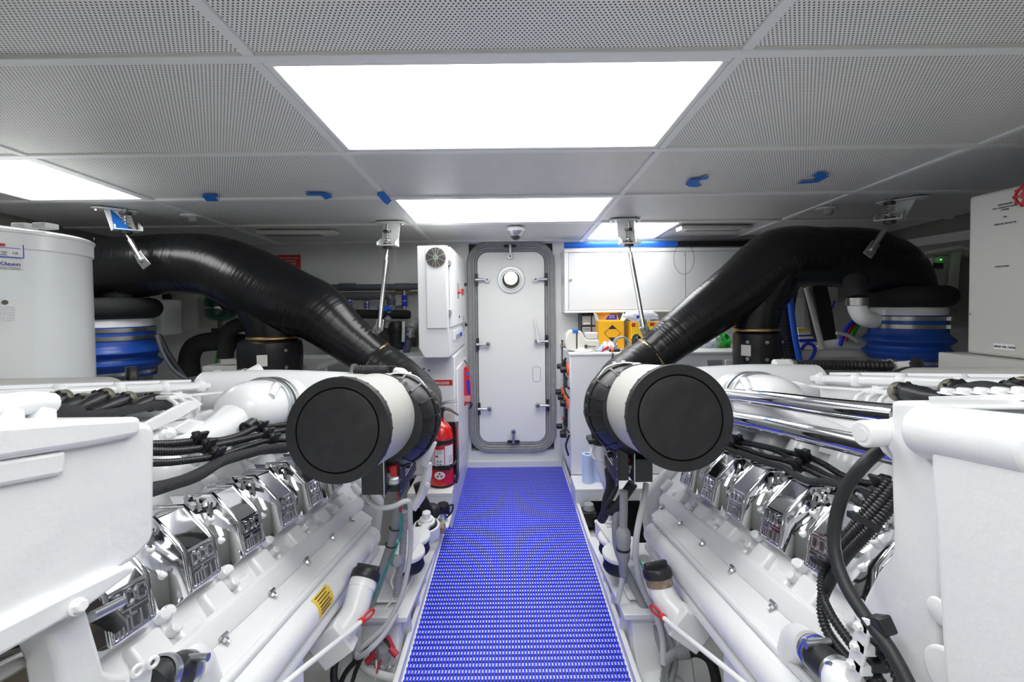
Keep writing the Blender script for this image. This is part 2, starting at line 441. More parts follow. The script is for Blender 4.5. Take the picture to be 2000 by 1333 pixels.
while yy < y1m:
    if k == 0: f2 = cb.build('cross_bar', 'matd', mt, 0, local=True); c = f2
    else: c = f2.copy(); COL.objects.link(c)
    c.location = V(((ML + MR) / 2, yy, -.0347)) - WLOC[mt.name]; yy += .028; k += 1

# ---- the watertight door
d = thing('door_1', None, None, ((DX0 + DX1) / 2, YB, DZ0)); d['kind'] = 'structure'
dcx, dcz = (DX0 + DX1) / 2, (DZ0 + DZ1) / 2; DW, DH = DX1 - DX0, DZ1 - DZ0
def ringprism(b, w0, h0, r0, w1, h1, r1, ya, yb):
    A = rrect(dcx, dcz, w0, h0, r0); B = rrect(dcx, dcz, w1, h1, r1); n = len(A)
    L = [[V((x, ya, z)) for x, z in A], [V((x, yb, z)) for x, z in A], [V((x, yb, z)) for x, z in B], [V((x, ya, z)) for x, z in B]]
    vs = [p for r in L for p in r]; fs = []
    for j in range(4):
        for i in range(n): fs.append((j * n + i, j * n + (i + 1) % n, ((j + 1) % 4) * n + (i + 1) % n, ((j + 1) % 4) * n + i))
    return b.add(vs, fs)
ringprism(MB(), DW + .03, DH + .03, .17, DW - .055, DH - .055, .13, YB - .025, YB + .05).build('frame', 'gasket', d, .006)
ringprism(MB(), DW - .055, DH - .055, .13, DW - .085, DH - .085, .115, YB - .012, YB + .05).build('frame_lip', 'grey', d, .004)
ringprism(MB(), DW - .085, DH - .085, .115, DW - .13, DH - .13, .09, YB + .0, YB + .05).build('gasket', 'gasket', d, .004)
pw, ph = DW - .14, DH - .14
pz = at(998, 547, YB).z; px_ = at(998, 547, YB).x; pr = .072
A0 = rrect(dcx, dcz, pw, ph, .085, 8); A = []
for i in range(len(A0)):
    a_, b_ = A0[i], A0[(i + 1) % len(A0)]; L_ = math.hypot(a_[0] - b_[0], a_[1] - b_[1]); kk = max(1, int(L_ / .03))
    A += [(a_[0] + (b_[0] - a_[0]) * q / kk, a_[1] + (b_[1] - a_[1]) * q / kk) for q in range(kk)]
n = len(A)
# panel with a round hole: fan the outline to the hole
hole = []
for x, z in A:
    a = math.atan2(z - pz, x - px_); hole.append((px_ + pr * math.cos(a), pz + pr * math.sin(a)))
b = MB(); vs = [V((x, YB + .002, z)) for x, z in A] + [V((x, YB + .002, z)) for x, z in hole] + [V((x, YB + .04, z)) for x, z in A] + [V((x, YB + .04, z)) for x, z in hole]
fs = []
for i in range(n):
    j = (i + 1) % n
    fs += [(i, j, n + j, n + i), (2 * n + j, 2 * n + i, 3 * n + i, 3 * n + j), (j, i, 2 * n + i, 2 * n + j), (n + i, n + j, 3 * n + j, 3 * n + i)]
b.add(vs, fs).build('door_panel', 'doorp', d, sharp=30)
ph_ = MB().pipe((px_, YB - .012, pz), (0, 1, 0), .083, .112, .016, 40).build('porthole_ring', 'zinc', d, .003)
bb = MB()
for i in range(8):
    a = 2 * PI * i / 8; bb.lathe((px_ + .098 * math.cos(a), YB - .015, pz + .098 * math.sin(a)), (0, 1, 0), [(.006, 0), (.006, .004)], 8)
bb.build('bolt_ring', 'steel', ph_)
MB().pipe((px_, YB - .006, pz), (0, 1, 0), .071, .084, .04, 40).build('porthole_seal', 'steel', d, .002)
MB().lathe((px_, YB + .012, pz), (0, 1, 0), [(.075, 0), (.075, .006)], 40).build('glass', 'glass', d)
def dog(px, py, dx, dz):
    """door dog: pivot plate on the frame, round arm and a nut head; (dx,dz) arm direction to the panel"""
    p = at(px, py, YB - .02); u = V((dx, 0, dz)); sv = V((dz, 0, dx))
    k = MB().box(p, (.022, .016, .10) if dx else (.10, .016, .022)).build('clamp', 'plast', d, .003)
    b = MB(); b.cyl(p + V((0, -.014, 0)) - u * .01, p + V((0, -.014, 0)) + u * .085, .012, .010, 12); b.lathe(p + V((0, -.03, 0)) + u * .085, (0, 1, 0), [(.019, 0), (.021, .004), (.021, .03)], 16)
    b.build('arm', 'zinc', k)
    MB().lathe(p + V((0, -.034, 0)) + u * .085, (0, 1, 0), [(.011, 0), (.011, .006)], 6).build('nut', 'dark', k)
for q in ((996, 481, 0, -1), (931, 547, 1, 0), (933, 673, 1, 0), (936, 799, 1, 0), (1066, 546, -1, 0), (1068, 667, -1, 0), (1070, 792, -1, 0), (1003, 863, 0, 1)): dog(*q)
b = MB(); b.tube([at(1052, 669, YB - .05), at(1048, 645, YB - .055), at(1043, 621, YB - .06)], [.015, .012, .009], 10); b.build('lever', 'bright', d)
b = MB(); ring_ = [V((x, YB - .001, z)) for x, z in rrect(at(1048, 731, YB).x, at(1048, 731, YB).z, .065, .125, .025)]; b.tube(ring_ + ring_[:1], .0016, 5, sub=1); b.build('escape_plate', 'inkg', d)
# ================================================================== after end of the room: cabinets, bench, pipework
def pbox(b, px0, py0, px1, py1, Y0, Y1):
    """box whose front face (at depth Y0) spans the given pixels"""
    p, q = at(px0, py0, Y0), at(px1, py1, Y0); return b.bx(p.x, q.x, Y0, Y1, p.z, q.z)
# ---- upper electrical cabinet left of the door
YF = 2.66
p0, p1 = at(818, 700, YF), at(874, 480, YF)
t = thing('electrical_cabinet', 'tall white electrical cabinet with fan grille left of the door', 'cabinet', ((p0.x + p1.x) / 2, 3.1, p0.z))
zt = at(850, 480, YF).z; zb = p0.z; zm = at(850, 641, YF).z
poly = [(p0.x, zt), (p1.x, zt), (p1.x, zb), (p0.x + .035, zb), (p0.x, zb + .06)]
MB().prism([V((x, YF, z)) for x, z in poly], (0, YB - YF, 0)).build('body', 'cab', t, .006)
fd = pbox(MB(), 831, 480, 873, 642, YF - .012, YF).build('front_panel', 'cab', t, .004)
fc = at(851, 503, YF - .014)
g = MB()
for k in range(7): g.ring(fc + V((0, -.004, 0)), (0, 1, 0), .009 + .0082 * k, .0013, 28, 6)
for k in range(8):
    a = PI * k / 4 + .39; u = V((math.cos(a), 0, math.sin(a))); g.bar(fc + V((0, -.004, 0)) + u * .008, fc + V((0, -.004, 0)) + u * .062, .003, .0025, (0, 1, 0))
g.bar(fc + V((0, -.004, -.068)), fc + V((0, -.004, .068)), .0035, .003, (0, 1, 0))
g.build('fan_grille', 'steel', fd)
MB().lathe(fc + V((0, .0004, 0)), (0, 1, 0), [(.061, 0), (.061, .0022)], 32).build('fan_recess', 'fanm', fd)
MB().lathe(fc + V((0, -.002, 0)), (0, 1, 0), [(.016, 0), (.018, .0025)], 20).build('fan_hub', 'zinc', fd)
MB().lathe(fc + V((-.006, -.0035, 0)), (0, 1, 0), [(.006, 0), (.006, .002)], 14).build('fan_label', 'greenp', fd)
sd = MB().bx(p1.x + .001, p1.x + .014, YF + .03, YB - .03, zm, zt - .005).build('side_door', 'cab', t, .004)
for z in (zt - .12, zt - .42):
    h = MB().bx(p1.x - .004, p1.x + .016, YF + .005, YF + .035, z, z + .035); h.build('hinge', 'steel', sd, .002)
xs = p1.x + .014
b = MB()
for Y, z in ((YB - .12, zt - .20), (YB - .12, zt - .52)): b.lathe((xs, Y, z), (1, 0, 0), [(.014, 0), (.014, .01), (.008, .014), (.008, .022)], 12)
b.build('latch', 'plast', sd)
sp = at(894, 568, X=xs); b = MB().bx(xs, xs + .004, sp.y - .04, sp.y + .05, sp.z - .055, sp.z + .05).build('switch_plate', 'grey', sd, .001)
MB().lathe((xs + .004, sp.y - .02, sp.z - .01), (1, 0, 0), [(.014, 0), (.014, .012), (.011, .016)], 14).build('red_switch', 'red', sd)
sp2 = at(902, 571, X=xs); MB().bx(xs, xs + .012, sp2.y - .05, sp2.y + .05, sp2.z - .02, sp2.z + .025).build('red_button', 'red', sd, .003)
sp = at(897, 622, X=xs); text('lettering', 'ON', .03, 'ink', sd, (xs + .001, sp.y, sp.z), (0, 1, 0), (0, 0, 1))
# controller on the lower side of the cabinet
q0, q1 = at(884, 655, X=p1.x), at(903, 690, X=p1.x)
ctl = MB().bx(p1.x, p1.x + .012, q0.y, q1.y + .1, zb + .09, zm - .03).build('controller', 'cab', t, .003)
MB().bx(p1.x + .012, p1.x + .016, q0.y + .08, q0.y + .28, zb + .12, zm - .09).build('display', 'inkg', ctl)
MB().bx(p1.x + .012, p1.x + .017, q0.y + .32, q0.y + .42, zb + .12, zm - .09).build('blue_strip', 'inkb', ctl)
b = MB()
for k in range(6): b.bx(p1.x + .012, p1.x + .016, q0.y + .5, q0.y + .6, zb + .12 + .02 * k, zb + .13 + .02 * k)
b.build('keypad', 'grey', ctl)
# ---- lower cabinet
YL = 2.85
l0, l1 = at(800, 706, YL), at(888, 706, YL); zl = at(850, 703, YF).z - .003
t = thing('lower_cabinet', 'white base cabinet behind the fire extinguisher, left of the door', 'cabinet', ((l0.x + l1.x) / 2, 3.2, .19))
MB().bx(l0.x - .25, l1.x, YL, YB, .19, zl).build('body', 'cab', t, .006)
MB().bx(l1.x, l1.x + .012, YL + .06, YB - .05, .22, zl - .09).build('door', 'cab', t, .004)
MB().bx(l1.x + .012, l1.x + .018, YL + .55, YL + .58, zl - .22, zl - .14).build('handle', 'steel', t, .002)
b = MB()
for px, py in ((828, 721), (838, 724), (829, 729)): b.lathe(at(px, py, YL - .001), (0, -1, 0), [(.006, 0), (.006, .001)], 10)
b.build('screw_hole', 'ink', t)
s = thing('warning_sign', 'red sign reading fire extinguisher on the white cabinet front', 'sign', at(860, 748, YL - .003))
a, c = at(822, 743, YL), at(884, 753, YL)
MB().bx(a.x, c.x, YL - .003, YL, a.z, c.z).build('plate', 'signred', s)
text('lettering', 'FIRE EXTINGUISHER', .026, 'inkw', s, ((a.x + c.x) / 2 + .005, YL - .004, c.z + .007), (1, 0, 0), (0, 0, 1), sx=.66)
# ledge the extinguisher stands on
led = MB(); led.bx(-.62, l1.x + .005, 2.58, YB, .165, .188)
led.bx(-.62, l1.x + .005, 2.58, 2.60, .10, .165); led.bx(l1.x - .012, l1.x + .005, 2.60, YB, -.09, .165)
tag(led.build('equipment_ledge', 'wall', bev=.003), 'low white ledge under the fire extinguisher, left of the mat', 'ledge')
# ---- fire extinguisher
e = at(863, 944, 2.72); e.z = .19
t = thing('fire_extinguisher', 'red fire extinguisher strapped upright beside the white cabinet', 'fire extinguisher', e)
R_ = .079
MB().lathe(e, (0, 0, 1), [(R_ - .01, 0), (R_, .012), (R_, .285), (R_ * .96, .315), (R_ * .80, .35), (R_ * .5, .378), (.024, .388), (.020, .392), (.020, .412)], 36).build('cylinder', 'red', t)
MB().lathe(e + V((0, 0, 0)), (0, 0, 1), [(R_ + .002, .001), (R_ + .004, .004), (R_ + .002, .012)], 36).build('foot_ring', 'rubber', t)
v = MB(); v.cyl(e + V((0, 0, .412)), e + V((0, 0, .46)), .016, .02, 14); v.box(e + V((-.005, 0, .465)), (.06, .03, .03)); v.cyl(e + V((-.03, -.02, .44)), e + V((-.045, -.035, .43)), .012, .012, 10)
v.build('valve', 'plast', t, .003)
b = MB(); b.tube([e + V((-.03, 0, .48)), e + V((.03, 0, .505)), e + V((.105, 0, .515))], [.012, .009, .007], 8); b.build('carry_handle', 'steel', t)
b = MB(); b.tube([e + V((-.02, 0, .465)), e + V((.05, 0, .462)), e + V((.11, 0, .425))], [.011, .009, .006], 8); b.build('squeeze_lever', 'dark', t)
b = MB(); b.tube([e + V((-.045, -.035, .43)), e + V((-.08, -.04, .36)), e + V((-.10, -.03, .28)), e + V((-.105, -.02, .2))], [.012, .012, .012, .016], 10); b.build('hose', 'rubber', t)
def wrap(b, z0, z1, a0, a1, r=R_ + .0012, k=14):
    A = [e + V((r * math.sin(a0 + (a1 - a0) * i / k), -r * math.cos(a0 + (a1 - a0) * i / k), 0)) for i in range(k + 1)]
    vs = [p + V((0, 0, z0)) for p in A] + [p + V((0, 0, z1)) for p in A]; n = k + 1
    vs += [e + (p - e) * .99 for p in vs]
    return b.add(vs, [(i, i + 1, n + i + 1, n + i) for i in range(k)] + [(2 * n + i + 1, 2 * n + i, 3 * n + i, 3 * n + i + 1) for i in range(k)])
lb = wrap(MB(), .125, .255, -1.1, -.42); wrap(lb, .125, .255, .42, 1.2)
lb.build('instruction_label', 'paper', t)
l2 = wrap(MB(), .13, .25, -.36, .36).build('centre_label', 'paper', t)
b = wrap(MB(), .236, .252, -.36, .36, R_ + .002); wrap(b, .19, .20, -.3, -.1, R_ + .002); b.build('red_band', 'red', l2)
b = MB()
for k in range(7): wrap(b, .15 + .012 * k, .154 + .012 * k, -1.05, -.5, R_ + .002, 6)
for k in range(5): wrap(b, .21 + .006 * k, .212 + .006 * k, -.25, .2, R_ + .002, 6)
for k in range(4): wrap(b, .15 + .012 * k, .154 + .012 * k, .75, 1.1, R_ + .002, 6)
for (a0, z) in ((-.2, .140), (.02, .140)): wrap(b, z, z + .03, a0, a0 + .03, R_ + .002, 2); wrap(b, z + .02, z + .03, a0, a0 + .15, R_ + .002, 4); wrap(b, z, z + .01, a0 + .05, a0 + .15, R_ + .002, 4)
b.build('label_print', 'inkg', l2)
# oval badge with coloured marks
def oval(b, zc_, hw, hh, r):
    vs = [e + V((r * math.sin(0), -r * math.cos(0), zc_))]; k = 24
    for i in range(k):
        a = hw * math.cos(2 * PI * i / k); vs.append(e + V((r * math.sin(a), -r * math.cos(a), zc_ + hh * math.sin(2 * PI * i / k))))
    return b.add(vs, [(0, 1 + i, 1 + (i + 1) % k) for i in range(k)])
ov = oval(MB(), .078, .42, .024, R_ + .0016).build('oval_badge', 'paper', t)
def blob(m, a, z, r):
    c = e + V(((R_ + .0016) * math.sin(a), -(R_ + .0016) * math.cos(a), z)); MB().lathe(c, (math.sin(a), -math.cos(a), 0), [(r, 0), (r, .0008)], 5).build('badge_mark', m, ov)
blob('red', 0, .088, .007); blob('red', .14, .072, .007); blob('inkb', -.14, .072, .007); 
st = MB()
for z in (.268, .115): st.pipe(e + V((0, 0, z)), (0, 0, 1), R_ + .001, R_ + .006, .022, 36)
st.box(e + V((0, -R_ - .008, .279)), (.04, .012, .03)); st.box(e + V((.03, -R_ - .003, .126)), (.07, .010, .028))
st.tube([e + V((.06, -.05, .126)), e + V((.085, -.02, .13)), e + V((.092, .03, .17))], .009, 8)
st.build('strap', 'plast', t, .002)
bk = MB(); bk.bx(e.x + R_ + .006, e.x + R_ + .018, e.y - .01, e.y + .1, e.z, e.z + .36); bk.bx(e.x - .05, e.x + .08, e.y + .083, e.y + .095, e.z + .02, e.z + .36)
bk.build('wall_bracket', 'plast', t, .002)
MB().bx(e.x + R_ + .018, e.x + R_ + .020, e.y - .005, e.y + .08, e.z + .21, e.z + .34).build('side_tag', 'signred', t)
# ---- fire blanket pouch hanging by the door
Yb = 3.30; p, q = at(904, 712, Yb), at(917, 792, Yb); xw = l1.x + .012
t = thing('fire_blanket_pouch', 'red hanging fire blanket pouch on the cabinet side by the door', 'pouch', (xw + .03, Yb, q.z))
def pq(*pts, Y=Yb): return [at(x, y, Y) for x, y in pts]
bp_ = MB().loft([pq((908, 718), (914, 716), (917, 726), (921, 782), (917, 786), (908, 791), (904, 786), (905, 732), Y=Yb + .03), pq((907, 717), (914, 714), (918, 726), (922, 782), (918, 788), (907, 794), (903, 788), (904, 730), Y=Yb + .012), pq((907, 718), (914, 716), (917, 727), (921, 781), (917, 786), (907, 791), (904, 786), (905, 731), Y=Yb - .012)])
bp_.build('pouch', 'red', t, .004)
MB().prism(pq((911, 742), (917, 743), (918.5, 771), (912.5, 770), Y=Yb - .013), (0, -.001, 0)).build('blue_patch', 'inkb', t)
MB().lathe(at(914, 730, Yb - .013), (0, -1, 0), [(.014, 0), (.014, .001)], 14).build('round_patch', 'bluev', t)
b = MB()
for k in range(4): b.prism(pq((907, 774 + 3 * k), (919, 774 + 3 * k), (919, 775.2 + 3 * k), (907, 775.2 + 3 * k), Y=Yb - .013), (0, -.001, 0))
b.build('print_line', 'inkw', t)
b = MB(); b.tube([(xw, Yb, p.z + .03), (xw + .015, Yb, p.z + .01), (xw + .03, Yb, p.z - .02)], .004, 6); b.tube([(xw, Yb + .02, p.z + .03), (xw + .03, Yb + .02, p.z + .0), (xw + .04, Yb + .01, p.z - .02)], .004, 6); b.build('hook', 'dark', t)
b = MB(); b.tube([at(918, 786, Yb), at(921, 791, Yb), at(918, 799, Yb)], [.008, .010, .005], 8); b.build('pull_tab', 'rubber', t)

# ---- right: workbench
YW = 3.05
a = at(1113, 690, YW); xl = a.x; zt = a.z; zl2 = .10
t = thing('workbench', 'white workbench with battery switches right of the door', 'workbench', (1.2, 3.3, zl2))
MB().bx(xl, 2.1, YW, YB, zl2, zt - .02).build('body', 'cab', t, .006)
MB().bx(xl - .004, 2.1, YW - .006, YB, zt - .02, zt).build('worktop', 'bright', t, .005)
MB().bx(xl - .002, xl + .9, 2.82, YW, zl2 - .02, zl2).build('ledge_top', 'bright', t, .004)
b = MB(); b.bx(xl - .002, xl + .9, 2.82, 2.84, .02, .08); b.bx(xl - .002, xl + .018, 2.84, YW, -.3, .08); b.prism([(xl, 2.821, .02), (xl + .10, 2.821, .02), (xl, 2.821, -.09)], (0, .018, 0)); b.build('ledge_skirt', 'cab', t)
MB().bx(xl + .02, 2.1, 3.04, 3.05, -.6, .08).build('cavity_shade', 'foam', t)  # added black sheet, paints the shade inside the cavity
# battery selector switches on the bench end, facing the walkway
for px, py, m_, big in ((1110, 722, 'orange', 1), (1102, 716, 'orange', .8), (1109, 788, 'orange', 1), (1104, 776, 'orange', .95), (1099, 766, 'orange', .9), (1101, 833, 'grey', .85), (1109, 848, 'grey', 1.1)):
    p = at(px, py, X=xl); r = .042 * big
    s_ = MB().lathe(p, (-1, 0, 0), [(r, 0), (r, .010), (r * .9, .014)], 20).build('battery_switch', m_, t)
    k = MB().lathe(p + V((-.012, 0, 0)), (-1, 0, 0), [(r * .62, 0), (r * .6, .04), (r * .5, .045)], 12).build('switch_knob', 'plast', s_, .002)
b = MB()
for px, py, h in ((1104, 710, .05), (1106, 745, .08), (1107, 810, .11), (1107, 832, .08)):
    p = at(px, py, X=xl); b.bx(xl - .02, xl, p.y - .05, p.y + .05, p.z - h / 2, p.z + h / 2)
b.build('cable_lug_block', 'plast', t, .004)
b = MB()
for (p, q) in (((1105, 700), (1103, 735)), ((1104, 745), (1111, 778)), ((1108, 740), (1112, 760)), ((1103, 815), (1111, 845)), ((1112, 850), (1110, 890))):
    P, Q = at(*p, X=xl - .012), at(*q, X=xl - .012); b.tube([P, (P + Q) / 2 + V((-.02, 0, 0)), Q], .007, 6)
b.build('battery_cable', 'rubber', t)
p = at(1106, 817, X=xl); MB().lathe(p, (-1, 0, 0), [(.014, 0), (.014, .03)], 10).build('red_knob', 'redp', t)
# upright sheet of paint-spattered trim left of bench under the wall cabinet
# ---- wall cabinet with sliding doors
YC = 3.40
c0, c1 = at(1103, 612, YC), at(1103, 487, YC); xc0 = c0.x; xc1 = 2.0
t = thing('wall_cabinet', 'long white wall cabinet with sliding doors above the workbench', 'cabinet', ((xc0 + xc1) / 2, 3.5, c0.z))
b = MB(); zb_, zt_ = c0.z, c1.z; fr = .018
b.bx(xc0, xc1, YC + .012, YB, zb_, zt_)
b.build('carcass', 'bright', t, .003)
f = MB(); f.bx(xc0, xc1, YC, YC + .012, zt_ - fr - .008, zt_); f.bx(xc0, xc1, YC, YC + .012, zb_, zb_ + fr); f.bx(xc0, xc0 + .03, YC, YC + .012, zb_ + fr, zt_ - fr - .008)
f.build('face_frame', 'bright', t, .004)
xm = at(1340, 550, YC).x
sd1 = MB().bx(xc0 + .034, xm - .003, YC + .003, YC + .011, zb_ + fr + .003, zt_ - fr - .011).build('sliding_door', 'cab', t, .002)
sd2 = MB().bx(xm + .003, xc1 - .01, YC + .006, YC + .0115, zb_ + fr + .003, zt_ - fr - .011).build('sliding_door', 'cab', t, .002)
p = at(1114, 547, YC); MB().lathe((p.x, YC + .002, p.z), (0, -1, 0), [(.014, 0), (.014, .003), (.010, .004), (.010, .001)], 20).build('finger_pull', 'zinc', sd1)
p = at(1339, 498, YC); MB().lathe((p.x - .01, YC + .003, p.z), (0, -1, 0), [(.003, 0), (.003, .002)], 8).build('screw', 'ink', sd1)
p = at(1101, 545, X=xc0); MB().bx(xc0 - .004, xc0, 3.46, 3.52, p.z - .05, p.z + .05).build('side_latch', 'zinc', t, .002)
# blue foam roll on top
a, c = at(1102, 479.5, 3.45), at(1322, 478, 3.45)
tag(MB().tube([(a.x, 3.45, a.z), ((a.x + c.x) / 2, 3.45, a.z + .001), (c.x, 3.45, a.z)], .023, 20, sub=4).build('foam_roll', 'noodle'), 'long bright blue foam roll lying on top of the wall cabinet', 'foam roll')
tag(MB().tube([(c.x + .004, 3.45, a.z), (c.x + .35, 3.45, a.z), (2.0, 3.45, a.z)], .022, 16, sub=4).build('foam_pipe', 'foam'), 'black foam lagged pipe on top of the cabinet, right of the blue roll', 'pipe')
# thin wire loop hanging in front
Yw = 3.36; pts = [at(1336 + 20 * math.sin(g), 505 + 31 * math.cos(g) * (1.0 if math.cos(g) > 0 else .95), Yw) for g in [2 * PI * i / 20 + PI + .25 for i in range(19)]]
tag(MB().tube([at(1335, 470, Yw)] + pts + [at(1337, 468, Yw)], .0016, 5, sub=3).build('wire_loop', 'ink'), 'thin dark loop of wire hanging in front of the wall cabinet', 'wire')
# ---- things on the bench
zw = zt
def on(px, py, Y): p = at(px, py, Y); p.z = zw; return p
t = thing('bench_vise', 'white bench vise at the left end of the workbench', 'vise', on(1140, 690, 3.16))
V0 = on(1140, 690, 3.16)
def VP_(px, py, Y=3.16): return at(px, py, Y)
b = MB(); o_ = [(1127, 690), (1165, 690), (1160, 682), (1132, 680)]; b.prism([VP_(*q, 3.10) for q in o_], (0, .12, 0)); b.lathe(V((V0.x, 3.16, zw)), (0, 0, 1), [(.085, 0), (.085, .012), (.05, .03), (.045, .05)], 20)
b.build('base', 'offwhite', t, .006)
jaw = [(1106, 684), (1104, 668), (1106, 655), (1112, 647), (1120, 645), (1126, 650), (1126, 683), (1122, 686)]
MB().prism([VP_(*q, 3.11) for q in jaw], (0, .10, 0)).build('front_jaw', 'offwhite', t, .012, 3)
rear = [(1128, 684), (1128, 650), (1134, 646), (1140, 655), (1146, 664), (1169, 664), (1171, 668), (1171, 682)]
MB().prism([VP_(*q, 3.11) for q in rear], (0, .10, 0)).build('body', 'offwhite', t, .01, 3)
MB().prism([VP_(*q, 3.12) for q in [(1143, 650), (1168, 650), (1168, 663), (1147, 663)]], (0, .07, 0)).build('anvil', 'offwhite', t, .006)
MB().prism([VP_(*q, 3.105) for q in [(1119, 645), (1130, 645), (1128, 650), (1118, 650)]], (0, .11, 0)).build('blue_tape', 'tape', t)
MB().prism([VP_(*q, 3.115) for q in [(1123, 652), (1128, 652), (1128, 678), (1124, 682)]], (0, .09, 0)).build('screw_gap', 'dark', t)
b = MB(); b.cyl(VP_(1106, 676), VP_(1095, 676), .013, .017, 14); b.build('spindle', 'rust', t, .003)
b = MB(); b.cyl(VP_(1098, 668, 3.15), VP_(1098, 720, 3.15), .0055, .0055, 10); b.lathe(VP_(1098, 668, 3.15), (0, 0, 1), [(.009, 0), (.009, .012)], 10); b.build('tommy_bar', 'dark', t)
b = MB(); b.cyl(VP_(1145, 677, 3.09), VP_(1164, 677, 3.09), .004, .004, 8); b.lathe(VP_(1145, 677, 3.09), (0, 1, 0), [(.011, 0), (.011, .03)], 10); b.build('swivel_clamp', 'dark', t)
# small-parts drawers
Y = 3.46; p, q = at(1135, 651, Y), at(1200, 614, Y)
t = thing('parts_organizer', 'black small parts drawer unit against the wall behind the vise', 'organizer', ((p.x + q.x) / 2, Y, zw))
MB().bx(p.x, q.x, Y, YB - .005, zw, q.z).build('case', 'plast', t, .003)
for i in range(4):
    for j in range(3):
        x0 = p.x + .008 + i * (q.x - p.x - .01) / 3.2; x1 = x0 + .068; z1 = q.z - .012 - j * .085; z0 = z1 - .072
        if x1 > q.x + .02: continue
        dr = MB().bx(x0, min(x1, q.x - .004), Y - .012, Y + .002, z0, z1).build('drawer', 'inkg', t, .002)
        MB().bx(x0 + .02, min(x1, q.x) - .02, Y - .020, Y - .012, z1 - .014, z1 - .006).build('pull', 'grey', dr)
        if (i + j) % 2 == 0:
            b = MB()
            for k in range(5): b.ball((x0 + .012 + .010 * k, Y - .014, z0 + .010 + random.random() * .008), .007, n=6, m=4)
            o = b.build('contents', 'offwhite', dr); o['kind'] = 'stuff'
# amber carton
def carton(name, label, pts, Y, depth, m_, zbase=True):
    t = thing(name, label, 'box', at(pts[0][0], pts[0][1], Y)); return t
Y = 3.30; p, q = at(1170, 677, Y), at(1219, 627, Y)
t = thing('amber_carton', 'open amber cardboard carton with black diamond on the workbench', 'box', ((p.x + q.x) / 2, Y + .08, zw))
MB().bx(p.x, q.x, Y, Y + .13, zw + .002, q.z).build('carton', 'amber', t, .002)
MB().hexa([(p.x + .002, Y + .128, q.z), (q.x - .006, Y + .128, q.z), (q.x - .006, Y + .132, q.z), (p.x + .002, Y + .132, q.z), (p.x + .005, Y + .15, q.z + .062), (q.x - .02, Y + .15, q.z + .062), (q.x - .02, Y + .154, q.z + .062), (p.x + .005, Y + .154, q.z + .062)]).build('back_flap', 'amber', t)
fz = q.z; bl = [(p.x + .075, fz + .005), (q.x - .022, fz + .005), (q.x - .022, fz + .05), (p.x + .115, fz + .05)]
MB().prism([V((x, Y + .126 + (z - fz) * .35, z)) for x, z in bl], (0, .001, 0)).build('blue_panel', 'inkb', t)
text('lettering', 'HEAVY\nDUTY', .017, 'inkw', t, (q.x - .06, Y + .134, fz + .033), (1, 0, 0), (0, .33, 1))
text('lettering', 'LIQUID\nMASK', .02, 'inkg', t, (p.x + .045, Y + .132, fz + .03), (1, 0, 0), (0, .33, 1))
for sx, x in ((-1, p.x), (1, q.x)):
    MB().hexa([(x - .001, Y, q.z), (x + .001, Y, q.z), (x + .001, Y + .12, q.z), (x - .001, Y + .12, q.z), (x + sx * .018, Y + .01, q.z + .055 if sx < 0 else q.z + .02), (x + sx * .018 + .002, Y + .01, q.z + .055 if sx < 0 else q.z + .02), (x + sx * .02 + .002, Y + .11, q.z + .06), (x + sx * .02, Y + .11, q.z + .06)]).build('side_flap', 'paper', t)
cx, cz_ = (p.x + q.x) / 2 + .006, (zw + q.z) / 2 + .012; s_ = .062
b = MB()
D = [(cx, cz_ + s_), (cx + s_, cz_), (cx, cz_ - s_), (cx - s_, cz_)]
for i in range(4): A_, B_ = D[i], D[(i + 1) % 4]; b.bar(V((A_[0], Y - .0006, A_[1])), V((B_[0], Y - .0006, B_[1])), .003, .001, (0, 1, 0))
for sg in (1, -1): b.prism([V((cx, Y - .0006, cz_ + sg * s_)), V((cx + .03, Y - .0006, cz_ + sg * (s_ - .03))), V((cx - .03, Y - .0006, cz_ + sg * (s_ - .03)))], (0, -.0008, 0))
b.build('diamond_mark', 'ink', t)
# yellow carton
Y = 3.26; p, q = at(1233, 690, Y), at(1300, 629, Y)
t = thing('yellow_carton', 'yellow printed carton behind the black exhaust pipe on the workbench', 'box', ((p.x + q.x) / 2, Y + .08, zw))
MB().bx(p.x, q.x, Y, Y + .14, zw, q.z).build('carton', 'yellow', t, .002)
b = MB().bx(p.x + .003, p.x + .03, Y - .001, Y, q.z - .035, q.z - .008); b.bx(p.x + .14, p.x + .17, Y - .001, Y, q.z - .03, q.z - .006); b.build('red_print', 'redp', t)
b = MB()
for k in range(4): b.bx(p.x + .06, p.x + .082, Y - .001, Y, q.z - .012 - .009 * k, q.z - .007 - .009 * k)
for k in range(3): b.bx(p.x + .175, p.x + .24, Y - .001, Y, q.z - .018 - .013 * k, q.z - .012 - .013 * k)
b.build('pink_print', 'pinkb', t)
b = MB().bx(p.x + .003, p.x + .06, Y - .001, Y, zw + .05, zw + .075); b.build('blue_print', 'inkb', t)
MB().prism([V((p.x + .055, Y - .0012, zw)), V((p.x + .13, Y - .0012, zw)), V((p.x + .12, Y - .0012, zw + .1)), V((p.x + .09, Y - .0012, zw + .115))], (0, .001, 0)).build('picture_print', 'inkw', t)
b = MB()
